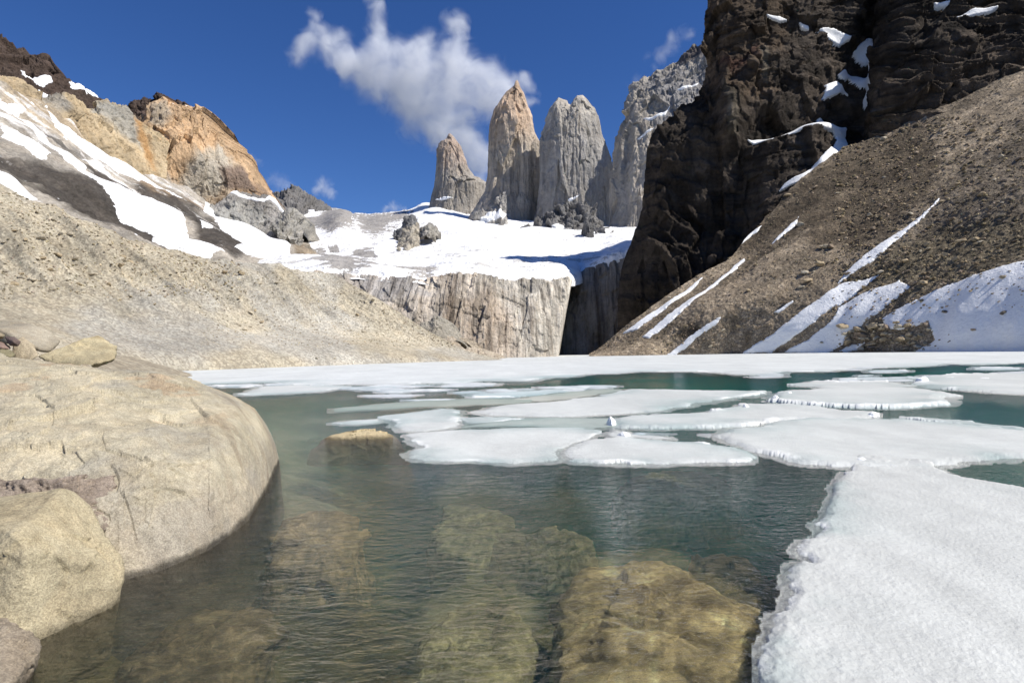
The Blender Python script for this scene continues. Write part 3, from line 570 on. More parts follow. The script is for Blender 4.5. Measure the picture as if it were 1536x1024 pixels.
# ------------------------------------------------------------------ right massif
def d_massif(G, px, py, N):
    z = G[..., 2] + fbm(G, 40, 4, 601) * 16 + G[..., 0] * .10
    led = (z / 11.0) % 1.0; led = np.where(led < .75, led / .75, (1 - led) / .25)
    led2 = (z / 3.4) % 1.0
    sR = sm(1180, 1330, px)
    st = led * (1.4 + 2.6 * sR) + led2 * (.3 + 1.0 * sR)
    gully = -13 * np.exp(-((px - (1292 - (py - 120) * .12)) / 20) ** 2) * sm(240, 160, py)
    gully += -6 * np.exp(-((px - 1255) / 26) ** 2) * sm(300, 230, py) * sm(120, 170, py)
    shelf = 9 * sm(0, 1, (py - (212 - (px - 1130) * .28)) / 10) * sm(1110, 1150, px) * sm(1300, 1260, px)
    but = 10 * np.exp(-((px - 1098) / 20) ** 2) * sm(110, 150, py) * sm(235, 205, py) + 6 * sm(1280, 1330, px - (py - 200) * .2)
    nose = 10 * np.exp(-((px - 1110) / 60) ** 2) * sm(150, 90, py)
    return st + gully + shelf + but + nose + facet(G, 27, 603, (1, 1, 1.8), 4, .18, 1.4) * (8.5 - 3 * sR) * sm(960, 1010, px + (py - 200) * .1 + (py < 200) * 999) + ridge(G, 9, 5, 605, .6, (1, 1, 2.5)) * .5 * (1 - .5 * sR) + fbm(G, 14, 6, 607, .6) * .9
mreg = [([(1060, 0), (1175, -60), (1180, 90), (1150, 110), (1165, 140), (1110, 170), (1060, 130)], 12, (.125, .092, .064), 1.5), (Z3([(480, 310), (530, 400), (535, 495), (500, 495), (490, 400)]), 3, (.17, .145, .11), .6),
        (Z3([(600, 220), (625, 215), (628, 305), (610, 290)]), 3, (.18, .15, .11), .6), (Z3([(480, 260), (560, 240), (600, 200), (600, 240), (520, 290)]), 4, (.13, .07, .05), 1.5),
        ([(1290, 240), (1340, 130), (1480, 60), (1800, -50), (1800, 160), (1400, 200)], 20, (.115, .090, .068), 1.5)]
R = [[(925, 560, 312), (1000, 560, 300), (1100, 560, 290), (1200, 520, 280), (1350, 430, 268), (1536, 320, 250), (1800, 230, 220), (2300, 100, 180)],
     [(930, 425, 314), (1010, 430, 300), (1090, 420, 292), (1180, 380, 284), (1300, 300, 278), (1536, 230, 262), (1800, 130, 235), (2300, -60, 195)],
     [(962, 318, 316), (1040, 318, 302), (1110, 315, 295), (1185, 290, 290), (1280, 250, 288), (1400, 200, 272), (1536, 160, 266), (1800, 40, 240), (2300, -200, 205)],
     [(975, 214, 320), (1040, 215, 308), (1100, 212, 300), (1130, 210, 296), (1200, 205, 296), (1280, 190, 300), (1340, 160, 285), (1536, 100, 275), (1800, -20, 250), (2300, -350, 212)],
     [(1036, 150, 326), (1080, 130, 316), (1120, 125, 308), (1200, 120, 304), (1290, 110, 315), (1340, 100, 292), (1536, 60, 284), (1800, -90, 258), (2300, -480, 218)],
     [(1067, 100, 332), (1110, 80, 322), (1160, 70, 316), (1220, 60, 314), (1300, 50, 328), (1360, 40, 302), (1536, 0, 292), (1800, -180, 266), (2300, -640, 224)],
     [(1063, 25, 338), (1110, 20, 328), (1160, 10, 322), (1220, 0, 322), (1310, -20, 338), (1380, -40, 312), (1536, -80, 302), (1800, -280, 274), (2300, -800, 230)],
     [(1084, -50, 348), (1150, -70, 342), (1300, -160, 352), (1536, -300, 330), (1800, -500, 300), (2300, -1100, 250)]]
msn = [('snow_patch', Z3([(565, 485), (640, 478), (760, 452), (815, 430), (835, 395), (925, 405), (912, 470), (905, 530), (850, 585), (800, 620), (745, 660), (665, 702), (680, 680), (760, 630), (810, 580), (860, 520), (875, 478), (850, 465), (760, 472), (640, 495), (585, 497)]), 1.3, .5, 5, 'bright snow ramp crossing the black massif and running down to the scree'),
       ('snow_patch', Z3([(830, 345), (838, 298), (870, 288), (915, 310), (870, 325)]), 1.4, .6, 5, 'wedge of snow just above the snow ramp in the black gully'),
       ('snow_patch', Z3([(880, 265), (900, 248), (950, 243), (980, 262), (1000, 262), (990, 210), (948, 172), (985, 128), (1008, 175), (1012, 250), (992, 300), (968, 348), (950, 325), (975, 300), (930, 258), (900, 278)]), 1.4, .6, 5, 'tall snow chute in the narrow gully of the black massif'),
       ('snow_patch', Z3([(810, 112), (850, 113), (905, 148), (880, 160), (848, 142)]), 1.4, .8, 5, 'small snow shelf high in the black massif left of the chute'),
       ('snow_patch', Z3([(1262, 127), (1325, 97), (1400, 86), (1380, 96), (1320, 112)]), 1.2, .4, 5, 'thin white snow strip on the ledges at the upper right'),
       ('snow_patch', Z3([(1195, 60), (1245, 50), (1240, 60), (1200, 66)]), 1.2, .5, 5, 'short snow dash near the top edge of the right massif'),
       ('snow_patch', Z3([(630, 95), (665, 86), (690, 88), (660, 98)]), 1.0, .5, 5, 'short snow dash on the brown nose of the massif'),
       ('snow_patch', Z3([(735, 98), (770, 100), (772, 108), (745, 106)]), 1.0, .5, 5, 'tiny snow dash right of the brown nose of the massif'),
       ('snow_patch', Z3([(1480, 30), (1530, -5), (1540, 0), (1500, 30)]), 1.3, .5, 5, 'snow dash in the top right corner of the massif')]
o, MS = loft('black_massif', R, [0, .18, .34, .5, .62, .74, .86, 1], 1000, 560, d_massif, c_strata(c_flat((.072, .058, .046), .45, 18, 29, mreg)), M['massif'], back=(90, 160, -60), seed=9, snow=msn, snowT=3.6, sblur=20, sshift=-1.6, snowgroup='snow on the black massif')
tag(o, 'huge near black rock massif with ledges filling the upper right', 'cliff')

# ------------------------------------------------------------------ right talus
def d_talus(G, px, py, N):
    q = np.stack([G[..., 1] * .95 - G[..., 0] * .1, G[..., 2] * .12, G[..., 2] * 0], -1)
    return ridge(q, 9, 4, 701) * 1.7 + fbm(G, 20, 5, 703) * 1.8 + ridge(G, 3.0, 4, 705, .6) * .32 + fbm(G, .9, 3, 707) * .22
Z6 = lambda p: cz(p, 3.523, 1100, 300)
Z7 = lambda p: cz(p, 2.415, 900, 380)
treg = [(Z6([(0, 240), (200, 60), (350, -80), (600, -260), (1000, -420), (1100, -200), (1000, 20), (850, 180), (700, 280), (560, 250), (400, 260), (380, 180), (200, 260), (100, 330)]), 14, (.105, .085, .062), 1.6),
        (Z6([(1100, 0), (1536, -400), (2200, -600), (2200, 0), (1400, 120), (1000, 300), (850, 260)]), 16, (.16, .135, .105), 1.6),
        (Z6([(560, 470), (850, 250), (1100, 150), (1536, 100), (2200, -100), (2200, 200), (1536, 340), (1200, 440), (900, 540), (760, 600), (930, 470), (850, 430), (700, 470)]), 12, (.135, .115, .082), 1.4),
        (Z7([(280, 300), (360, 250), (370, 290), (310, 310)]), 6, (.09, .07, .05), 1.5)]
def c_talus(G, px, py, N):
    c = shade(G, (.265, .22, .165), treg, px, py, 13, 9)
    q = np.stack([G[..., 1] * .95 - G[..., 0] * .1, G[..., 2] * .05, G[..., 2] * 0], -1)
    c = c * (1 + .6 * fbm(q, 4.5, 5, 711)[..., None]) * (1 + .5 * fbm(G, 6, 6, 713)[..., None])
    k = sm(.12, .4, fbm(G, 1.0, 3, 715, .6))[..., None]
    return c * (1 + .5 * k)
tb = wrow([(884, 534.6), (1000, 532.4), (1100, 530.8), (1270, 528.8), (1400, 527.8), (1536, 527), (1800, 526.5), (2300, 530)])
tt = [(893, 533, 238), (960, 478, 236), (1010, 438, 240), (1060, 408, 241), (1090, 390, 242), (1130, 350, 255), (1185, 290, 270), (1230, 250, 276), (1270, 222, 284), (1300, 214, 280), (1340, 200, 275), (1400, 170, 270), (1450, 148, 266), (1536, 106, 261), (1700, 30, 239), (1900, -60, 225), (2300, -300, 195)]
tm = [(885, 534, 236), (980, 508, 222), (1060, 486, 212), (1150, 450, 205), (1270, 405, 200), (1400, 365, 185), (1536, 330, 165), (1700, 290, 150), (1900, 250, 140), (2300, 120, 125)]
tsn = [('snow_patch', Z6([(60, 803), (200, 712), (330, 620), (450, 540), (540, 480), (560, 462), (700, 430), (778, 398), (700, 462), (640, 520), (480, 612), (330, 722), (240, 778), (200, 806), (60, 812)]), 1.8, .7, 2.5, 'long diagonal snow tongue reaching the lake, left of the brown rubble strip'),
       ('snow_patch', Z6([(548, 466), (600, 400), (700, 310), (850, 200), (1000, 100), (1090, 15), (1110, 0), (1040, 80), (900, 195), (800, 290), (680, 380), (590, 440)]), 1.2, .8, 3, 'narrow dirty snow streak climbing the talus to the upper right'),
       ('snow_patch', Z6([(250, 806), (400, 735), (520, 645), (560, 580), (700, 500), (880, 432), (945, 470), (850, 545), (760, 612), (700, 652), (620, 702), (590, 765), (500, 812)]), 1.8, .7, 2.5, 'wide middle snow tongue between two strips of brown rubble on the right shore'),
       ('snow_patch', Z6([(830, 690), (800, 640), (870, 590), (1000, 535), (1200, 445), (1400, 385), (1536, 342), (2000, 150), (2600, 60), (2600, 900), (950, 818), (1080, 745), (1040, 655), (900, 700)]), 2.0, .7, 2.5, 'largest smooth snowbank at the right edge above the frozen shore'),
       ('snow_patch', Z6([(560, 800), (620, 765), (700, 752), (660, 790), (600, 806)]), 1.4, .7, 2.0, 'small snow pocket at the waterline below the rock pile'),
       ('snow_patch', Z6([(180, 242), (250, 180), (350, 95), (340, 125), (240, 205)]), 1.0, .9, 3, 'pale dusty snow streak high on the talus under the snow ramp'),
       ('snow_patch', Z6([(-60, 420), (0, 345), (60, 298), (60, 318), (0, 362)]), 1.0, .7, 3, 'thin snow streak on the talus near the foot of the black massif'),
       ('snow_patch', Z6([(-20, 262), (60, 210), (155, 142), (140, 172), (40, 240)]), 1.0, .7, 3, 'upper snow line along the edge where talus meets the black massif'),
       ('snow_patch', Z7([(160, 312), (250, 232), (400, 122), (520, 15), (490, 60), (390, 140), (260, 255), (180, 316)]), 1.2, .7, 3, 'pale streak of old snow, second from the dark massif, ending above the lake'),
       ('snow_patch', Z7([(240, 372), (330, 302), (452, 222), (430, 252), (320, 335), (270, 374)]), 1.2, 1.0, 3, 'short pale snow streak low on the talus just above the ice line'),
       ('snow_patch', Z7([(90, 298), (160, 245), (240, 190), (380, 85), (350, 118), (250, 200), (140, 285)]), 1.0, .7, 3, 'pale snow streak on the talus closest to the dark ravine wall'),
       ('snow_patch', Z7([(630, 220), (700, 175), (705, 182), (650, 220)]), 1.0, .9, 3, 'faint short snow smear in the middle of the brown talus')]
TO, TI = loft('talus_slope', [deep(tb), tb, tm, tt], [-.05, 0, .42, 1], 1300, 590, d_talus, c_talus, M['talus'], back=(40, 40, -10), snow=tsn, snowT=1.8, sblur=26, sshift=.0, snowgroup='snow patches on the right talus')
struct(TO)

# ------------------------------------------------------------------ lake: bed, water
def bed_z(x, y):
    base = -(0.55 + 0.20 * np.clip(y - 3.5, 0, 40) + 0.25 * np.clip(x + 0.5, 0, 6))
    base = np.maximum(base, -5.5 - 0 * base)
    near = sm(2.2, -0.5, y) * 1.4; left = sm(-1.0, -4.0, x + .25 * (y - 4)) * .35
    return base + near + left
xs = np.concatenate([np.linspace(-600, -16, 30), np.linspace(-15.5, 18, 420), np.linspace(19, 700, 30)])
ys = np.concatenate([np.linspace(-30, 0, 10), np.linspace(0.3, 24, 420), np.linspace(25, 420, 40)])
X, Y = np.meshgrid(xs, ys); Q = np.stack([X, Y, X * 0], -1)
Z = bed_z(X, Y); am = sm(60, 10, Y)
Z = Z + (fbm(Q, 1.6, 5, 801, .55) * .60 + np.maximum(0, ridge(Q, .9, 4, 803)) * .12) * am
Z = np.where(Y < 1.0, Z, np.minimum(Z, -0.12)); Q[..., 2] = Z
nz = fbm(Q, 1.3, 5, 805, .6)[..., None]
bc = np.array((.23, .19, .085)) * (1 + 1.2 * nz); bc = np.clip(bc, .03, .6)
struct(mesh('lakebed', Q, gfaces(*X.shape), M['bed'], col=bc))

m, n, out = newmat('lake_water'); M['water'] = m
vec = nd(n, 'ShaderNodeNewGeometry').outputs['Position']
fr = nd(n, 'ShaderNodeFresnel', i_IOR=1.33); gl = nd(n, 'ShaderNodeBsdfGlossy', i_Roughness=0.03); tr = nd(n, 'ShaderNodeBsdfTransparent')
r1_ = noise(n, mapping(n, vec, (3.2, 7.0, 1), (0, 0, .15)), 1.0, 4, 0.6, 1.1)
r2_ = noise(n, mapping(n, vec, (9, 16.0, 1), (0, 0, -.3)), 1.0, 3, 0.6, 1.0)
r3_ = noise(n, vec, 0.12, 3, 0.5)
hh = math2(n, 'ADD', r1_, math2(n, 'MULTIPLY', r2_, 0.4))
amp = maprange(n, r3_, .40, .60, .35, 1.0)
bp = nd(n, 'ShaderNodeBump'); bp.inputs['Strength'].default_value = 1; bp.inputs['Distance'].default_value = 0.085
n.links.new(math2(n, 'MULTIPLY', hh, amp), bp.inputs['Height'])
n.links.new(bp.outputs[0], fr.inputs['Normal']); n.links.new(bp.outputs[0], gl.inputs['Normal'])
mx = nd(n, 'ShaderNodeMixShader'); n.links.new(math2(n, 'MULTIPLY', fr.outputs[0], 0.85), mx.inputs[0]); rf = nd(n, 'ShaderNodeBsdfRefraction', i_Roughness=0.03, i_IOR=1.33); n.links.new(bp.outputs[0], rf.inputs['Normal'])
m2 = nd(n, 'ShaderNodeMixShader'); m2.inputs[0].default_value = .38; n.links.new(tr.outputs[0], m2.inputs[1]); n.links.new(rf.outputs[0], m2.inputs[2]); n.links.new(m2.outputs[0], mx.inputs[1]); n.links.new(gl.outputs[0], mx.inputs[2])
n.links.new(mx.outputs[0], out.inputs['Surface'])
vs_ = nd(n, 'ShaderNodeVolumeScatter', i_Density=0.062, i_Anisotropy=0.2); vs_.inputs['Color'].default_value = (0.05, 0.60, 0.62, 1)
va = nd(n, 'ShaderNodeVolumeAbsorption', i_Density=0.15); va.inputs['Color'].default_value = (0.27, 0.62, 0.44, 1)
ad = nd(n, 'ShaderNodeAddShader'); n.links.new(vs_.outputs[0], ad.inputs[0]); n.links.new(va.outputs[0], ad.inputs[1]); n.links.new(ad.outputs[0], out.inputs['Volume'])
x0, x1, y0, y1, zb = -500, 620, -25, 400, -8.0
V = [(x0, y0, 0), (x1, y0, 0), (x1, y1, 0), (x0, y1, 0), (x0, y0, zb), (x1, y0, zb), (x1, y1, zb), (x0, y1, zb)]
struct(mesh('water', V, [(0, 1, 2, 3), (7, 6, 5, 4), (0, 4, 5, 1), (1, 5, 6, 2), (2, 6, 7, 3), (3, 7, 4, 0)], M['water'], smooth=False))

# ------------------------------------------------------------------ ice
def floe(name, label, poly, T=.08, rim=.06, rw=.12, step=1.5, warp=None, wsize=None, col=(.57, .585, .555), rimcol=(.82, .825, .79), mat='ice', side=.05, group='ice floes on the lake', cat='ice floe', seed=0, kind=None, extra=None, nz=.012):
    pl = np.asarray(poly, float); cy = pl[:, 1]; ym = 4.5
    gx_ = np.arange(pl[:, 0].min() - 8 * step, pl[:, 0].max() + 9 * step, step); 
    lo_, hi_ = pl[:, 1].min() - 4 * step, pl[:, 1].max() + 5 * step
    gy_ = np.arange(lo_, hi_, step * (0.5 if (hi_ - lo_) < 80 else 1))
    PX, PY = np.meshgrid(gx_, gy_); PY = np.maximum(PY, hor(PX) + 2.6 + .02 * (PY - lo_)); G = W(PX, PY); pw = W(pl[:, 0], pl[:, 1])[:, :2]
    dist = G[..., 1]; dm = float(np.median(pw[:, 1]))
    wa = warp if warp is not None else 0.018 * dm; ws = wsize or 0.09 * dm
    s = sdf(pw, G[..., 0], G[..., 1]) + fbm(G, ws, 6, seed + 900, .62) * wa * 2
    T = T * .55; rim = rim * .6; sd_ = max(side * 1.6, .016 * dm)
    top = T * np.clip(s / sd_, 0, 1) ** .6; under = -.02 * sm(0, sd_ * .8, -s)
    e = np.exp(-(np.clip(s, 0, None) / rw) ** 2) * (s > 0); e = e * sm(-.05, .3, fbm(G, .8 + .05 * dm, 4, seed + 905, .6) + .05)
    lump = np.clip(fbm(G, rw * 6.0, 4, seed + 910, .6) * 1.6 + .35, 0, 1.6)
    fine = np.clip(ridge(G, rw * .55, 4, seed + 915, .6) * .5 + .6, 0, 1.4)
    z = np.where(s > 0, top + rim * e * lump * fine + nz * fbm(G, .5 + .02 * dm, 5, seed + 920, .6), under)
    if extra is not None: z = z + extra(G, s, PX, PY)
    G[..., 2] = z
    k = np.clip(e * lump * 1.1, 0, 1)[..., None] * (rim > 0)
    tone = np.array((.80, .93, .94)) * .80; te = np.exp(-(np.clip(s, 0, None) / (.05 * dm)) ** 1.2)[..., None] * sm(-.2, .3, fbm(G, .15 * dm + .3, 4, seed + 935))[..., None]
    mott = (1 - te * (1 - tone)) * (1 + .16 * fbm(G * np.array([1, .35, 1]), .04 * dm + .2, 5, seed + 930)[..., None])
    edge = sm(0, rw * 2.5, s)[..., None]
    c = np.array(col) * mott * (.93 + .07 * edge); c = c * (1 - k) + np.array(rimcol) * k
    keep = s > -sd_ * .9
    fm = keep[:-1, :-1] | keep[1:, :-1] | keep[:-1, 1:] | keep[1:, 1:]
    v2, f2, c2 = compact(G, gfaces(*PX.shape, mask=fm), c)
    o = mesh(name, v2, f2, M[mat], col=c2)
    if kind: o['kind'] = kind
    else: tag(o, label, cat, group)
    return o
# far frozen sheet
far = [(150, 561), (300, 553), (500, 546), (745, 537), (820, 532.6), (900, 531), (960, 530), (1100, 528), (1536, 524), (1750, 521), (1750, 538), (1600, 541), (1536, 543.5), (1470, 547), (1420, 545.5), (1380, 550), (1290, 551), (1240, 557), (1180, 557), (1160, 562), (1120, 562), (1080, 558.5), (1040, 556.5), (1000, 557), (960, 557), (920, 560), (880, 561), (860, 565), (820, 566), (790, 571), (720, 571), (690, 575), (640, 574), (600, 577), (520, 576), (480, 578), (440, 577), (420, 573), (380, 574), (330, 575), (150, 582)]
floe('ice_sheet', 'unbroken pale ice sheet covering the far end of the lake up to the shores', far, T=.10, rim=.05, rw=.9, step=1.6, warp=.35, wsize=3, mat='sheet', side=.3, group=None, cat='ice sheet', col=(.60, .62, .60), nz=.03, seed=1)
Z3b = lambda p: cz(p, 2.866, 1000, 520)
FL = [
 ('widest floe behind the big slab reaching the right edge, white crust on its left rim', [(1078, 651), (1094, 647), (1119, 644), (1174, 633), (1216, 628), (1258, 625), (1314, 631), (1356, 628), (1419, 635), (1480, 640), (1536, 646), (1700, 652), (1700, 694), (1536, 689), (1470, 693), (1400, 697), (1380, 704), (1300, 706), (1273, 699), (1215, 698), (1182, 689), (1124, 673), (1099, 665)], dict(rim=.10, rw=.16, T=.09, step=1.3)),
 ('broad low floe in the centre with a raised white crust along its near edge', [(850, 671), (880, 661), (930, 656), (1000, 661), (1060, 665), (1100, 671), (1128, 685), (1110, 692), (1050, 695), (1000, 697), (900, 695), (862, 690), (845, 680)], dict(rim=.06, rw=.14, T=.06, step=1.2)),
 ('smooth oval floe at the centre beside the small yellow rock, nearest to the open water', [(605, 651), (640, 648), (700, 645), (760, 642), (800, 641), (870, 642), (892, 648), (880, 656), (845, 667), (846, 680), (838, 690), (770, 695), (700, 691), (645, 688), (628, 681), (618, 668)], dict(rim=.03, rw=.12, T=.05, step=1.2)),
 ('long narrow floe with a white spike at its left tip, behind the biggest floe', [(912, 634), (929, 629), (983, 624), (1082, 617), (1119, 608), (1190, 608), (1240, 611), (1260, 617), (1310, 620), (1315, 628), (1273, 632), (1190, 630), (1115, 639), (1066, 641), (983, 643), (925, 643)], dict(rim=.16, rw=.2, T=.12, step=1.1)),
 ('thick wedge shaped floe pointing right, with a shadowed lip over brown water', [(1150, 594), (1180, 588), (1220, 586), (1300, 583), (1380, 584), (1436, 593), (1425, 600), (1405, 607), (1340, 612), (1250, 611), (1200, 607), (1160, 601)], dict(rim=.16, rw=.3, T=.20, step=1.1)),
 ('longest pale floe left of centre, tapering to a point on its left end', [(710, 618), (771, 608), (852, 600), (920, 589), (954, 584), (1000, 585), (1060, 586), (1148, 587), (1140, 593), (1066, 601), (1040, 608), (991, 616), (900, 622), (818, 625), (741, 624)], dict(rim=.08, rw=.25, T=.09, step=1.1)),
 ('pale floe just behind the small yellow rock with a bright left corner', [(578, 634), (575, 626), (622, 617), (663, 613), (693, 615), (690, 627), (676, 640), (639, 649), (605, 647)], dict(rim=.07, rw=.2, T=.06, step=1.1)),
 ('thin sliver of ice reaching left from behind the small yellow rock', [(497, 634), (530, 630), (570, 628), (576, 632), (550, 636), (510, 638)], dict(rim=.02, T=.04, step=1.0)),
 ('thin pale floe at the far left beyond the big boulder', [(357, 590), (400, 580), (450, 577), (490, 578), (520, 580), (465, 588), (411, 591), (370, 593)], dict(rim=.05, rw=.4, T=.07, step=1.0)),
 ('pale floe at the right edge with a white crumbled left end, before the frozen shore', [(1366, 570), (1380, 566), (1440, 562), (1536, 561), (1700, 562), (1700, 604), (1536, 593), (1480, 589), (1430, 584), (1392, 580)], dict(rim=.22, rw=.6, T=.10, step=1.1)),
 ('flat floe with white crumbs along its far edge, left of the right edge floe', [(1188, 577), (1215, 572), (1260, 574), (1330, 573), (1368, 578), (1340, 583), (1280, 585), (1230, 583)], dict(rim=.22, rw=.5, T=.08, step=1.0)),
 ('grey floe strip just under the tongue of the long pale floe, at the centre', [(690, 628), (720, 626), (765, 625), (780, 628), (745, 633), (700, 634)], dict(rim=.02, T=.04, step=1.0)),
 ('crumbly white brash strip floating between the centre floes', [(905, 650), (925, 646), (948, 650), (975, 653), (1000, 655), (1010, 658), (980, 658), (940, 656)], dict(rim=.14, rw=.2, T=.05, step=.9)),
 ('narrow white ice ridge at the right edge beyond the biggest floe', [(1356, 627), (1372, 626), (1420, 630), (1470, 636), (1540, 642), (1536, 646), (1460, 641), (1400, 635), (1365, 631)], dict(rim=.22, rw=.3, T=.08, step=.9)),
 ('flat grey ice strip between the teal bands, left of centre', [(700, 592), (760, 588), (830, 584), (880, 583), (850, 588), (800, 593), (740, 597)], dict(rim=.02, T=.04, step=1.0, col=(.50, .57, .56))),
 ('greenish brown sheet of thin ice left of centre, under water film', [(498, 613), (560, 606), (640, 600), (720, 598), (800, 597), (780, 604), (720, 607), (640, 611), (560, 615), (510, 617)], dict(rim=.0, T=.012, step=1.0, col=(.36, .39, .33))),
 ('greenish grey thin ice sheet directly behind the smooth oval floe', [(700, 640), (740, 632), (800, 627), (880, 626), (960, 628), (930, 638), (890, 645), (800, 639)], dict(rim=.0, T=.012, step=1.0, col=(.38, .42, .38))),
 ('tan thin ice patch between the teal water and the long pale floe', [(800, 594), (850, 588), (900, 584), (940, 583), (900, 592), (860, 599), (810, 602), (770, 600)], dict(rim=.0, T=.012, step=1.0, col=(.42, .43, .37))),
]
for i, (lab, poly, kw) in enumerate(FL):
    floe('ice_floe', lab, poly, seed=40 + i * 7, **kw)
# small drifting floes near the edge of the frozen sheet
rnd = random.Random(5); smallp = None; cnt = 0
for (xa, xb, ya, yb, k, kw) in [(1150, 1560, 550, 572, 22, 1), (1050, 1536, 536, 549, 12, 2), (540, 980, 574, 590, 15, 0), (330, 560, 574, 582, 5, 0), (560, 760, 586, 600, 5, 0), (1180, 1340, 590, 596, 3, 1), (930, 1130, 650, 660, 4, 3)]:
    for _ in range(k):
        cx, cyy = rnd.uniform(xa, xb), rnd.uniform(ya, yb); hx = rnd.uniform(12, 46) * (.5 if kw == 3 else 1); hy = rnd.uniform(.9, 2.4)
        pts = []
        for a in range(12):
            t = a / 12 * 2 * math.pi; r = rnd.uniform(.65, 1.15); pts.append((cx + math.cos(t) * hx * r, cyy + math.sin(t) * hy * r - math.cos(t) * hx * .01))
        o = floe('ice_floe', None, pts, seed=400 + cnt, T=.06, rim=[.05, .16, .12, .10][kw], rw=.5, step=1.3, warp=.15, wsize=1.2, col=(.58, .61, .615))
        tag(o, ['flat thin ice floe drifting in the teal water left of centre', 'crumbly white ice floe adrift near the right shore', 'small white ice lump standing on the far right ice', 'small white brash piece between the centre floes'][kw], 'ice floe', ['thin floes left of centre', 'crumbly floes near the right shore', 'ice lumps on the far right ice', 'brash between the centre floes'][kw]); cnt += 1
# the big slab
slab = [(1144, 990), (1141, 969), (1150, 962), (1159, 944), (1164, 923), (1180, 918), (1184, 896), (1190, 873), (1187, 846), (1207, 842), (1215, 844), (1211, 835), (1196, 830), (1203, 815), (1230, 799), (1228, 783), (1242, 767), (1246, 742), (1253, 727), (1276, 706), (1278, 690), (1296, 685), (1330, 690), (1398, 697), (1409, 704), (1430, 713), (1536, 733), (1700, 765), (2000, 850), (2300, 1100), (1900, 1330), (1300, 1330), (1150, 1100), (1146, 1030)]
def slabx(G, s, PX, PY):
    sw = fbm(G, 1.6, 3, 951) * .012 + np.abs(fbm(G, .07, 4, 953, .65)) * .008
    lumps = np.clip(fbm(G, .28, 4, 955, .6) - .05, 0, 1) * .03 * np.exp(-(s / .22) ** 2) * (s > 0)
    back = .07 * np.exp(-((PY - 692) / 7) ** 2) * np.clip(fbm(G, .3, 4, 957) + .5, 0, 1) * (s > 0)
    return np.where(s > 0, sw + lumps + back, 0)
o = floe('ice_slab', 'huge bright ice slab with a jagged left edge filling the lower right corner', slab, T=.06, rim=.012, rw=.05, step=1.7, warp=.06, wsize=.30, side=.03, col=(.54, .55, .52), rimcol=(.78, .785, .76), group=None, cat='ice slab', extra=slabx, seed=31, nz=.01)

# ------------------------------------------------------------------ rocks
_ico = {}
def ico(sub):
    if sub not in _ico:
        bm = bmesh.new(); bmesh.ops.create_icosphere(bm, subdivisions=sub, radius=1.0)
        V = np.array([v.co for v in bm.verts]); V /= np.linalg.norm(V, axis=1, keepdims=True); Fc = np.array([[v.index for v in f.verts] for f in bm.faces]); bm.free(); _ico[sub] = (V, Fc)
    return _ico[sub]
def hullrock(pts, sub=6, p=16, amp=.02, size=.3, seed=0, gamp=0.0):
    pts = np.asarray(pts, float); c = pts.mean(0); bm = bmesh.new()
    for q in pts: bm.verts.new(q - c)
    bmesh.ops.convex_hull(bm, input=bm.verts); bm.normal_update()
    pl = [(np.array(f.normal), float(np.dot(np.array(f.normal), np.array(f.verts[0].co)))) for f in bm.faces if f.calc_area() > 1e-7]; bm.free()
    Vd, Fc = ico(sub); acc = np.zeros(len(Vd))
    for nn, dd in pl:
        if dd < 0: nn, dd = -nn, -dd
        t = Vd @ nn / max(dd, 1e-4); acc += np.clip(t, 0, None) ** p
    r = acc ** (-1 / p) * 1.03; V = Vd * r[:, None] + c
    d = fbm(V, size, 6, seed, .58) * amp * 1.5 + ridge(V, size * 1.6, 5, seed + 3, .55) * gamp * .5 + facet(V, size * 1.2, seed + 5, (1, 1, 1), 3, .3) * (amp + gamp) * 1.3
    V = V + Vd * d[:, None]
    return V, Fc
def rock(name, pts, label, cat, col, sub=6, mat='boulder', group=None, **kw):
    V, Fc = hullrock(pts, sub, **kw); sd0 = kw.get('seed', 0)
    c = np.array(col) * (1 + .3 * fbm(V, kw.get('size', .3) * 1.5, 5, sd0 + 20)[:, None])
    wet = sm(.07, .01, V[:, 2] + fbm(V, .2, 3, 5) * .03)[:, None]; c = c * (1 - .55 * wet)
    o = mesh(name, V, Fc, M[mat], col=c); return tag(o, label, cat, group)
def PP(l): return [P(x, y, d) for x, y, d in l]
# big boulder
def d_boul(G, px, py, N):
    q = np.stack([G[..., 0] * .8 + G[..., 2] * .6, G[..., 1] * .25, G[..., 2] - G[..., 0] * .3], -1)
    crk = -np.clip(ridge(q, 1.3, 4, 1003, .5) - .62, 0, 1) * .22 * sm(.08, .5, G[..., 2])
    vert = ridge(np.stack([G[..., 0] + G[..., 1], G[..., 1] * .3, G[..., 2] * .25], -1), .5, 4, 1005) * .012 * sm(300, 380, px)
    eg = (.15 + .85 * sm(1, .94, np.linspace(0, 1, G.shape[1])))[None, :]
    return eg * (fbm(G, 1.4, 6, 1001, .55) * (.10 - .06 * sm(250, 340, px)) - .02 + (facet(G, 1.7, 1023, (1, 1, 1), 2, .15, 1.5) * .11 + facet(G, .6, 1021, (1, 1, 1), 3, .25) * .045) * sm(345, 275, px) * sm(.08, .5, G[..., 2]) + ridge(G, .5, 4, 1007, .6) * .018 + crk + vert + fbm(G, .12, 3, 1009) * .008)
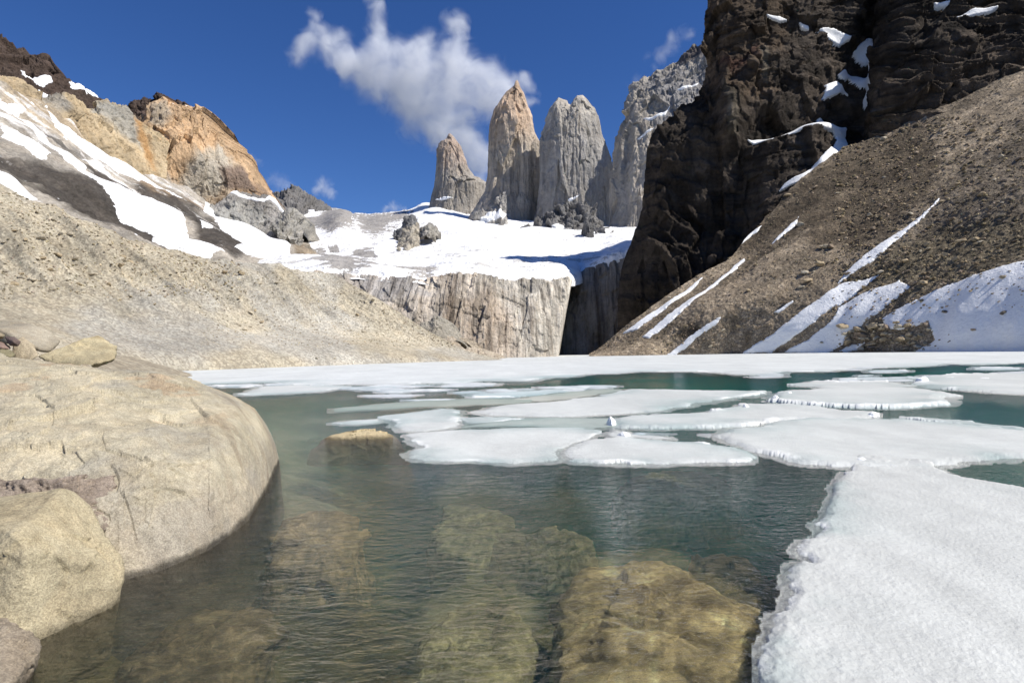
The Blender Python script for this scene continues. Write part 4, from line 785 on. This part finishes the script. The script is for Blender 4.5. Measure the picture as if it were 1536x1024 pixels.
def c_boul(G, px, py, N):
    k = fbm(G, .9, 5, 1011)[..., None]; c = np.array((.54, .495, .375)) * (1 + .28 * k)
    k2 = sm(.1, .35, fbm(G * np.array([1, .5, 1.6]), .7, 5, 1013))[..., None]; c = c * (1 - k2 * .5) + np.array((.42, .40, .345)) * k2 * .5
    o_ = (sm(.22, .4, fbm(G * np.array([.5, .4, 2.0]), .35, 5, 1015)) * sm(690, 560, py))[..., None] * .4; c = c * (1 - o_) + np.array((.50, .33, .20)) * o_
    st = sm(300, 380, px)[..., None] * sm(.0, .3, fbm(np.stack([G[..., 0] + G[..., 1], G[..., 1] * .2, G[..., 2] * .15], -1), .22, 5, 1017))[..., None]; c = c * (1 - .62 * st) + np.array((.27, .215, .15)) * .62 * st
    lo_ = sm(.75, .15, G[..., 2] + k[..., 0] * .4)[..., None] * .45; c = c * (1 - lo_) + np.array((.40, .35, .29)) * lo_
    wet = sm(.09, .02, G[..., 2] + fbm(G, .25, 4, 1019) * .06)[..., None]; return c * (1 - .75 * wet)
bw = [(-420, 930), (-250, 905), (0, 892), (180, 874), (250, 856), (322, 822), (376, 778), (403, 730), (419, 692)]
b1 = [(x, y, DW(x, y)) for x, y in bw]
b0 = [(x + (8 if x > 350 else 0), float(hor(x)) + (CZ + .9) * F / (D - (.2 if x < 350 else 0)), D - .2) for x, y, D in b1]
b2 = [(-420, 760, 4.9), (-250, 750, 4.95), (0, 730, 5.15), (150, 705, 5.45), (250, 690, 5.85), (320, 670, 6.6), (360, 664, 7.5), (396, 662, 8.9), (414, 670, 10.3)]
b3 = [(-420, 600, 6.3), (-250, 600, 6.3), (0, 600, 6.5), (150, 602, 6.9), (250, 606, 7.5), (320, 608, 8.2), (352, 606, 9.0), (382, 618, 10.1), (400, 638, 10.9)]
b4 = [(-420, 545, 8.2), (-250, 538, 8.6), (0, 534, 8.8), (100, 545, 9.0), (200, 558, 9.3), (270, 564, 9.6), (312, 577, 10.0), (350, 594, 10.7), (382, 612, 11.4)]
b5 = [(x, y + 14, D + 1.2) for x, y, D in b4]; b6 = [(x - 4, float(hor(x)) + (CZ + .9) * F / (D + 2.6), D + 2.6) for x, y, D in b4]
o, _ = loft('boulder', [b0, b1, b2, b3, b4, b5, b6], [0, .14, .42, .68, .86, .92, 1.05], 900, 560, d_boul, c_boul, M['boulder'])
tag(o, 'enormous pale smooth boulder dominating the left foreground at the waterline', 'boulder')
rock('boulder', PP([(-30, 750, 5.0), (0, 757, 4.45), (95, 736, 4.75), (112, 741, 4.95), (147, 782, 4.8), (184, 850, 4.6), (166, 905, 4.42), (140, 932, 4.3), (62, 960, 3.92), (0, 928, 3.82), (-60, 905, 3.85), (42, 825, 3.98), (20, 800, 4.02), (-60, 760, 4.4), (60, 745, 5.8), (150, 840, 5.4), (62, 1040, 3.95), (160, 985, 4.4)]),
     'yellowish angular boulder leaning on the enormous one at the lower left', 'boulder', (.49, .435, .30), amp=.010, size=.26, gamp=.016, p=80, seed=1101)
rock('boulder', PP([(-90, 920, 3.6), (0, 928, 3.6), (41, 944, 3.62), (62, 966, 3.62), (41, 994, 3.42), (12, 1024, 3.22), (-60, 1050, 3.1), (-120, 1000, 3.2), (-30, 950, 3.95), (40, 1080, 3.5), (0, 1120, 3.3)]), 'small greyish brown rock in the bottom left corner', 'boulder', (.36, .31, .24), amp=.014, size=.2, gamp=.02, p=50, seed=1111)
rock('boulder', PP([(-80, 728, 5.0), (30, 722, 5.1), (120, 718, 5.25), (166, 718, 5.45), (164, 748, 5.35), (152, 790, 5.1), (60, 800, 4.95), (-80, 800, 4.8), (60, 735, 6.2), (160, 760, 6.2)]), 'rough pinkish grey rock wedged between the two left boulders', 'boulder', (.33, .28, .235), amp=.03, size=.16, gamp=.05, p=50, seed=1121)
rock('boulder', PP([(482, 654, 13.2), (505, 648, 13.2), (545, 649, 13.3), (575, 644, 13.5), (597, 652, 13.4), (597, 658, 13.0), (490, 658, 13.0), (540, 649, 14.2), (455, 700, 12.9), (622, 698, 13.0), (480, 690, 14.6), (600, 690, 14.6)]), 'small flat yellow rock breaking the surface beside the centre floes', 'boulder', (.55, .47, .30), amp=.03, size=.5, gamp=.03, p=10, seed=1131)
# rocks behind the big boulder
rock('boulder', PP([(-120, 470, 13), (-40, 478, 13), (30, 484, 13), (66, 492, 12.8), (88, 511, 12.6), (73, 529, 12.0), (44, 514, 12.0), (0, 494, 12.0), (-100, 490, 12.0), (0, 486, 15), (80, 508, 15), (40, 520, 14)]), 'long grey slab with a dark underside lying behind the enormous boulder', 'boulder', (.40, .365, .29), amp=.02, size=.5, gamp=.03, p=60, seed=1141)
rock('boulder', PP([(60, 534, 11.4), (77, 528, 11.6), (117, 514, 12), (146, 507, 12.3), (171, 517, 12.4), (174, 528, 12.2), (172, 538, 11.6), (144, 545, 11.3), (100, 560, 11.2), (120, 530, 13.8), (160, 545, 13.5)]), 'pale wedge shaped rock beside the long grey slab', 'boulder', (.50, .44, .29), amp=.02, size=.5, gamp=.03, p=60, seed=1151)
rock('boulder', PP([(18, 534, 11.3), (22, 510, 11.4), (35, 505, 11.5), (52, 518, 11.5), (60, 533, 11.3), (40, 548, 11.2), (30, 520, 12.3)]), 'cream coloured rock propping up the long grey slab', 'stone', (.50, .43, .31), amp=.02, size=.3, p=12, sub=5, seed=1161)
for pts, col, lab in [([(7, 505, 11.0), (22, 504, 11.0), (32, 512, 11.0), (28, 520, 10.9), (14, 519, 10.9), (20, 512, 11.4), (20, 512, 10.8)], (.17, .13, .12), 'dark maroon cobble under the long grey slab'),
                      ([(-25, 524, 10.8), (5, 522, 10.8), (20, 525, 10.8), (26, 533, 10.7), (10, 542, 10.6), (-20, 545, 10.6), (0, 530, 11.2), (0, 533, 10.4)], (.27, .25, .16), 'mossy olive grey cobble at the left edge behind the enormous boulder'),
                      ([(-12, 500, 11.2), (0, 497, 11.2), (9, 502, 11.2), (6, 508, 11.1), (-10, 510, 11.1), (0, 503, 11.6), (0, 504, 10.9)], (.46, .40, .27), 'cream cobble at the left edge above the maroon cobble'),
                      ([(-20, 514, 11.0), (0, 512, 11.0), (12, 517, 11.0), (20, 523, 10.9), (0, 527, 10.8), (-18, 525, 10.9), (0, 518, 11.4), (0, 520, 10.7)], (.30, .22, .19), 'reddish cobble between the maroon and the olive cobbles')]:
    rock('cobble', PP(pts), lab, 'stone', col, sub=5, p=8, amp=.012, size=.2, seed=1171)
# land behind the big boulder that carries those rocks
xs2 = np.linspace(-60, -3.5, 200); ys2 = np.linspace(8.5, 70, 160); X2, Y2 = np.meshgrid(xs2, ys2)
sh = -(X2 + 2.2 + Y2 * .50)      # distance inland from the shore line
Z2_ = np.clip(sh * .30, -6, 1.45 + .012 * (Y2 - 10)) ; Q2 = np.stack([X2, Y2, Z2_], -1); Q2[..., 2] += fbm(Q2, 2.5, 5, 1201) * .25
struct(mesh('shore', Q2, gfaces(*X2.shape), M['moraine'], col=np.array((.43, .385, .30)) * (1 + .2 * fbm(Q2, 2, 4, 1203)[..., None])))
# submerged boulders
def under(outline, zt, label, col=(.30, .26, .13), seed=0, depth=.8, flat=.06, gamp=.05):
    pts = [W(x, y, zt) for x, y in outline]; c = np.mean(pts, 0)
    P2 = [q for q in pts] + [np.array([c[0] + (q[0] - c[0]) * .62, c[1] + (q[1] - c[1]) * .62, zt + flat]) for q in pts] + [np.array([c[0] + (q[0] - c[0]) * 1.12, c[1] + (q[1] - c[1]) * 1.12, zt - depth]) for q in pts]
    V, Fc = hullrock(P2, 6, p=36, amp=.075, size=.6, seed=seed, gamp=.05)
    V[:, 2] = np.minimum(V[:, 2], -.035)
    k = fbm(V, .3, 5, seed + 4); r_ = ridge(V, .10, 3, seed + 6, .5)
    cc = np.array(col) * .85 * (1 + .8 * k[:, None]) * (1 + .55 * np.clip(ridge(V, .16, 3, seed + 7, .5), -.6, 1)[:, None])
    caustic = sm(.15, .75, ridge(V + fbm(V, .2, 2, 9)[:, None] * .1, .085, 2, seed + 8, .5))[:, None]; cc = cc * (.7 + .8 * caustic)  # bright caustic light network painted into the sunken rock colour
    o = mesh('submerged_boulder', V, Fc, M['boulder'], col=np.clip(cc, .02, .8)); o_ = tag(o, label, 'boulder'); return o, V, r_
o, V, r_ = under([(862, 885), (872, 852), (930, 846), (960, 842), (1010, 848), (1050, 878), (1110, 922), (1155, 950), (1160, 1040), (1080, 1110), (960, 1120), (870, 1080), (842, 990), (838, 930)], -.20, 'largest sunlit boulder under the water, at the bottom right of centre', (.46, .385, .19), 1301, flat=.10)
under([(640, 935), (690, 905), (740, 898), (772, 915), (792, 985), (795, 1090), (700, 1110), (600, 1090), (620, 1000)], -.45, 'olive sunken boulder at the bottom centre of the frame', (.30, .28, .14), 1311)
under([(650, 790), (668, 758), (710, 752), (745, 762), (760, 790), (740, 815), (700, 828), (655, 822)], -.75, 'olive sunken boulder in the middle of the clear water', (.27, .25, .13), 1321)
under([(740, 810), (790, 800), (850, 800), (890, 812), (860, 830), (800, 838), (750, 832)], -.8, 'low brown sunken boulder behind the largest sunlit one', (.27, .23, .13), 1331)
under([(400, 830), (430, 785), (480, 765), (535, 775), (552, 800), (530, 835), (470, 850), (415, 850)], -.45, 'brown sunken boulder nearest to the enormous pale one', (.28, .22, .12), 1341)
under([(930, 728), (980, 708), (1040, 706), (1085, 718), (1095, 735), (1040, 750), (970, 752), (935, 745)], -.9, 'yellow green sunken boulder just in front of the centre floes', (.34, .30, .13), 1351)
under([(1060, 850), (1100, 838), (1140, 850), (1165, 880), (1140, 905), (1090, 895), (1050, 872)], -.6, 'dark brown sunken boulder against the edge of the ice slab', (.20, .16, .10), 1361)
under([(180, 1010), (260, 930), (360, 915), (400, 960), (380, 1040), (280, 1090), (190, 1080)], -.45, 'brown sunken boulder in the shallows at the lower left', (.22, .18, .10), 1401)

# ------------------------------------------------------------------ loose rocks on the slopes
protos = []
rs = np.random.RandomState(11)
def proto(mat, sub, sd0):
    pts = rs.normal(size=(13, 3)); pts /= np.linalg.norm(pts, axis=1, keepdims=True); pts *= np.array([1, .8, .6])
    V, Fc = hullrock(pts, sub, p=22, amp=.04, size=.6, seed=sd0, gamp=.04); return V, Fc
PV = [proto(None, 4, 1500 + k) for k in range(6)]
PL = [proto(None, 1, 1520 + k) for k in range(6)]
Mst = {}
for k, c in dict(pale=(.42, .37, .28), brown=(.24, .19, .14), dark=(.12, .105, .085), tan=(.36, .29, .19)).items(): Mst[k] = rockmat('stone_' + k, 1.0, contrast=.25, bump=.4, col=c, objc=True)
def scatter(info, boxes, nlab, label, group, mats, seed, pw=1.6):
    r = np.random.RandomState(seed); px, py, G, N, D = info['px'], info['py'], info['G'], info['N'], info['D']; made = 0
    base_me = []
    for k, (V, Fc) in enumerate(PV):
        for mt in mats:
            me_o = None; base_me.append((V, Fc, mt))
    cache = {}
    for (x0, x1, y0, y1, n_, s0, s1) in boxes:
        idx = np.argwhere((px > x0) & (px < x1) & (py > y0) & (py < y1))
        if len(idx) == 0: continue
        wgt = (1 / D[idx[:, 0], idx[:, 1]]); sel = idx[r.choice(len(idx), min(n_, len(idx)), replace=False)]
        for i, j in sel:
            b = r.randint(len(base_me))
            if b not in cache:
                V, Fc, mt = base_me[b]; o0 = mesh('loose_rock', V, Fc, Mst[mt]); cache[b] = o0; o = o0
            else: o = cache[b].copy(); C.objects.link(o)
            sz = (s0 + (s1 - s0) * r.rand() ** pw) / 2 * D[i, j] / F * 1.1
            o.location = G[i, j] + N[i, j] * sz * .15; o.scale = (sz * r.uniform(.8, 1.25), sz * r.uniform(.7, 1.1), sz * r.uniform(.6, .95))
            o.rotation_euler = (r.uniform(-.5, .5), r.uniform(-.5, .5), r.uniform(0, 6.28)); tag(o, label, 'rock', group); made += 1
    return made
scatter(MI, [(0, 200, 300, 440, 36, 5, 17), (60, 400, 385, 470, 26, 4, 13), (300, 620, 415, 500, 22, 4, 11), (200, 700, 490, 540, 6, 3, 6)], 0, 'pale angular rock lying loose on the sandy moraine slope', 'loose rocks on the moraine', ['pale', 'pale', 'tan'], 21)
scatter(TI, [(1180, 1536, 200, 330, 42, 5, 14), (1000, 1300, 380, 520, 20, 4, 10), (1200, 1536, 330, 440, 42, 6, 16), (1000, 1120, 480, 528, 6, 5, 12)], 0, 'angular rock lying loose on the brown talus', 'loose rocks on the talus', ['tan', 'pale', 'brown', 'tan'], 22)
scatter(TI, [(1268, 1400, 488, 526, 72, 7, 20), (1380, 1440, 505, 525, 6, 6, 14)], 0, 'rock in the pile at the waterline between the snow tongues', 'rock pile at the right shore', ['tan', 'pale', 'brown', 'tan'], 23, 1.2)
scatter(TI, [(1340, 1536, 400, 500, 16, 3, 14)], 0, 'dark rock poking out of the largest snowbank', 'rocks on the snowbank', ['dark', 'brown'], 24, 1.4)
def rubble(name, info, boxes, col, seed):
    r = np.random.RandomState(seed); Vs = []; Fs = []; Cs = []; off = 0
    px, py, G, N, D = info['px'], info['py'], info['G'], info['N'], info['D']
    for (x0, x1, y0, y1, n_, s0, s1) in boxes:
        idx = np.argwhere((px > x0) & (px < x1) & (py > y0) & (py < y1)); sel = idx[r.choice(len(idx), n_, replace=False)]
        for i, j in sel:
            V, Fc = PL[r.randint(6)]; sz = (s0 + (s1 - s0) * r.rand() ** 2.2) / 2 * D[i, j] / F
            a = r.uniform(0, 6.28); R_ = np.array([[math.cos(a), -math.sin(a), 0], [math.sin(a), math.cos(a), 0], [0, 0, 1]])
            Vs.append((V * np.array([1, 1, .8]) * sz) @ R_.T + G[i, j] + N[i, j] * sz * .1); Fs.append(Fc + off); off += len(V)
            Cs.append(np.ones((len(V), 3)) * np.array(col) * r.uniform(.55, 1.45) * np.array([1, r.uniform(.93, 1.02), r.uniform(.8, 1.05)]))
    o = mesh(name, np.concatenate(Vs), np.concatenate(Fs), M['talus'], col=np.concatenate(Cs), smooth=False); o['kind'] = 'stuff'
    tag(o, 'countless small stones scattered over the ' + ('brown talus slope' if name == 'talus_stones' else 'sandy moraine slope'), 'stones'); return o
rubble('talus_stones', TI, [(1000, 1560, 120, 420, 3400, 1.5, 5.5), (900, 1560, 380, 528, 2200, 1.5, 4.5), (1250, 1560, 180, 470, 3000, 2.5, 10), (1250, 1420, 470, 528, 600, 2, 8)], (.36, .30, .215), 31)
rubble('moraine_stones', MI, [(0, 360, 290, 450, 2400, 1.4, 7), (300, 700, 405, 520, 2000, 1.2, 4.5), (0, 330, 460, 560, 700, 1, 3)], (.42, .37, .28), 32)

# ------------------------------------------------------------------ clouds: lumpy closed hulls filled with vapour
def cloud(label, blobs, D, dens, nsz, seed, thr=.0, flat=.8):
    blobs = np.array(blobs, float); cs = P(blobs[:, 0], blobs[:, 1], np.full(len(blobs), D) + (np.arange(len(blobs)) % 3 - 1) * 25.0); rr = blobs[:, 2] / F * D
    c0 = cs.mean(0)
    bm = bmesh.new()
    for q, r in zip(cs, rr): bmesh.ops.create_icosphere(bm, subdivisions=3, radius=r * 1.25, matrix=Matrix.Translation(q - c0))
    me = bpy.data.meshes.new('cloud'); bm.to_mesh(me); bm.free(); o = bpy.data.objects.new('cloud', me); C.objects.link(o); o.location = c0
    rm = o.modifiers.new('remesh', 'REMESH'); rm.mode = 'VOXEL'; rm.voxel_size = float(rr.mean()) * .22
    m, n, out = newmat('cloud_vapour'); vec = nd(n, 'ShaderNodeTexCoord').outputs['Object']
    wv = nd(n, 'ShaderNodeTexNoise', i_Scale=1 / (nsz * 1.5), i_Detail=2); n.links.new(vec, wv.inputs['Vector'])
    sb = nd(n, 'ShaderNodeVectorMath', operation='SUBTRACT'); n.links.new(wv.outputs['Color'], sb.inputs[0]); sb.inputs[1].default_value = (.5, .5, .5)
    sc = nd(n, 'ShaderNodeVectorMath', operation='SCALE'); n.links.new(sb.outputs[0], sc.inputs[0]); sc.inputs['Scale'].default_value = nsz * 1.6
    av = nd(n, 'ShaderNodeVectorMath', operation='ADD'); n.links.new(vec, av.inputs[0]); n.links.new(sc.outputs[0], av.inputs[1])
    tot = None
    for q, r in zip(cs - c0, rr):
        ds = nd(n, 'ShaderNodeVectorMath', operation='DISTANCE'); n.links.new(av.outputs[0], ds.inputs[0]); ds.inputs[1].default_value = tuple(q)
        f = nd(n, 'ShaderNodeMapRange', clamp=True); n.links.new(ds.outputs['Value'], f.inputs[0])
        for k, v_ in zip(('From Min', 'From Max', 'To Min', 'To Max'), (r * .15, r * 1.15, 1, 0)): f.inputs[k].default_value = v_
        tot = f.outputs[0] if tot is None else math2(n, 'ADD', tot, f.outputs[0])
    tot = math2(n, 'MINIMUM', tot, 1.0)
    nz_ = noise(n, vec, 1 / nsz, 7, .68, .8)
    dn = math2(n, 'ADD', tot, math2(n, 'MULTIPLY', math2(n, 'SUBTRACT', nz_, .5), 4.2))
    dn = maprange(n, dn, .12 + thr, 1.35 + thr, 0, 1); dn = math2(n, 'MULTIPLY', math2(n, 'MULTIPLY', dn, tot), dens)
    pv = nd(n, 'ShaderNodeVolumePrincipled'); pv.inputs['Color'].default_value = (.97, .98, 1, 1); pv.inputs['Anisotropy'].default_value = -.25
    n.links.new(dn, pv.inputs['Density']); n.links.new(pv.outputs[0], out.inputs['Volume'])
    me.materials.append(m); return tag(o, label, 'cloud')
cloud('large ragged white cloud streaming up and left behind the tallest tower', [(446, 76, 24), (474, 40, 16), (492, 68, 28), (520, 88, 30), (550, 115, 38), (566, 30, 20), (568, 75, 30), (605, 84, 36), (600, 145, 44), (645, 120, 50), (640, 180, 44), (680, 50, 22), (690, 92, 36), (700, 145, 48), (690, 200, 42), (735, 115, 34), (750, 150, 38), (775, 128, 20), (722, 235, 24), (800, 193, 14), (470, 18, 14), (562, 10, 16), (682, 30, 22), (640, 70, 30), (785, 152, 24), (792, 122, 14), (770, 165, 28), (520, 60, 18), (700, 222, 34), (716, 252, 26), (724, 276, 18), (664, 210, 30), (460, 60, 20), (500, 78, 26), (535, 100, 30), (566, 52, 22), (683, 70, 22), (625, 100, 34), (585, 112, 34)], 2000, .020, 70, 1)
cloud('small round white cloud puff low in the sky right of the orange cliff', [(486, 278, 15), (497, 290, 10), (478, 284, 10)], 2300, .02, 40, 2)
cloud('faint wispy cloud just above the low grey peak', [(420, 272, 16), (432, 280, 12), (405, 268, 10)], 2350, .007, 40, 3)
cloud('little flat cloud sitting on the snowy skyline left of the shortest tower', [(592, 312, 12), (578, 314, 8), (606, 315, 8)], 2400, .02, 35, 4)
cloud('white cloud wisp rising behind the long grey granite ridge', [(1010, 62, 18), (1028, 52, 15), (995, 84, 15), (1040, 46, 9), (985, 98, 10)], 1500, .016, 35, 5)
cloud('thin cloud wisp left of the long grey granite ridge top', [(946, 128, 11), (958, 118, 9), (970, 86, 9)], 1550, .008, 30, 6)
cloud('tiny cloud wisp touching the right shoulder of the orange cliff', [(376, 238, 11), (388, 244, 9)], 2300, .007, 30, 7)

# ------------------------------------------------------------------ upturned ice chunks on the floes
def chunk(x, y, h, wd, label, seed, lean=0):
    D = DW(x, y); pts = [P(x - wd, y + 1, D), P(x + wd, y + 1, D * .995), P(x + wd * .3, y + 3, D * .985), P(x, y, D * 1.02), P(x + lean, y - h, D), P(x + lean + wd * .5, y - h * .7, D * 1.004)]
    V, Fc = hullrock(pts, 4, p=30, amp=.012 * D / 10, size=.15 * D / 10, seed=seed, gamp=.02 * D / 10)
    o = mesh('ice_chunk', V, Fc, M['ice'], col=np.full((len(V), 3), (.80, .81, .80))); tag(o, label, 'ice chunk', 'upturned ice chunks')
chunk(917, 637, 13, 8, 'white ice spike standing at the left tip of the long narrow floe', 2001, -2)
chunk(1162, 601, 9, 9, 'crumbled ice lump at the left end of the thick wedge shaped floe', 2003, 2)
chunk(1184, 594, 7, 12, 'flat ice lump on top of the thick wedge shaped floe', 2004)
chunk(1118, 613, 8, 8, 'ice lump on the far edge of the long narrow floe', 2005)
chunk(935, 654, 7, 14, 'low ice lump on the crumbly brash strip', 2006)
chunk(1308, 624, 6, 12, 'pale ice lump at the right tip of the long narrow floe', 2007)
chunk(1292, 694, 9, 16, 'crusty ice lump at the far corner of the huge bright slab', 2008)
chunk(1382, 574, 9, 10, 'crumbled white lump at the left end of the right edge floe', 2010)
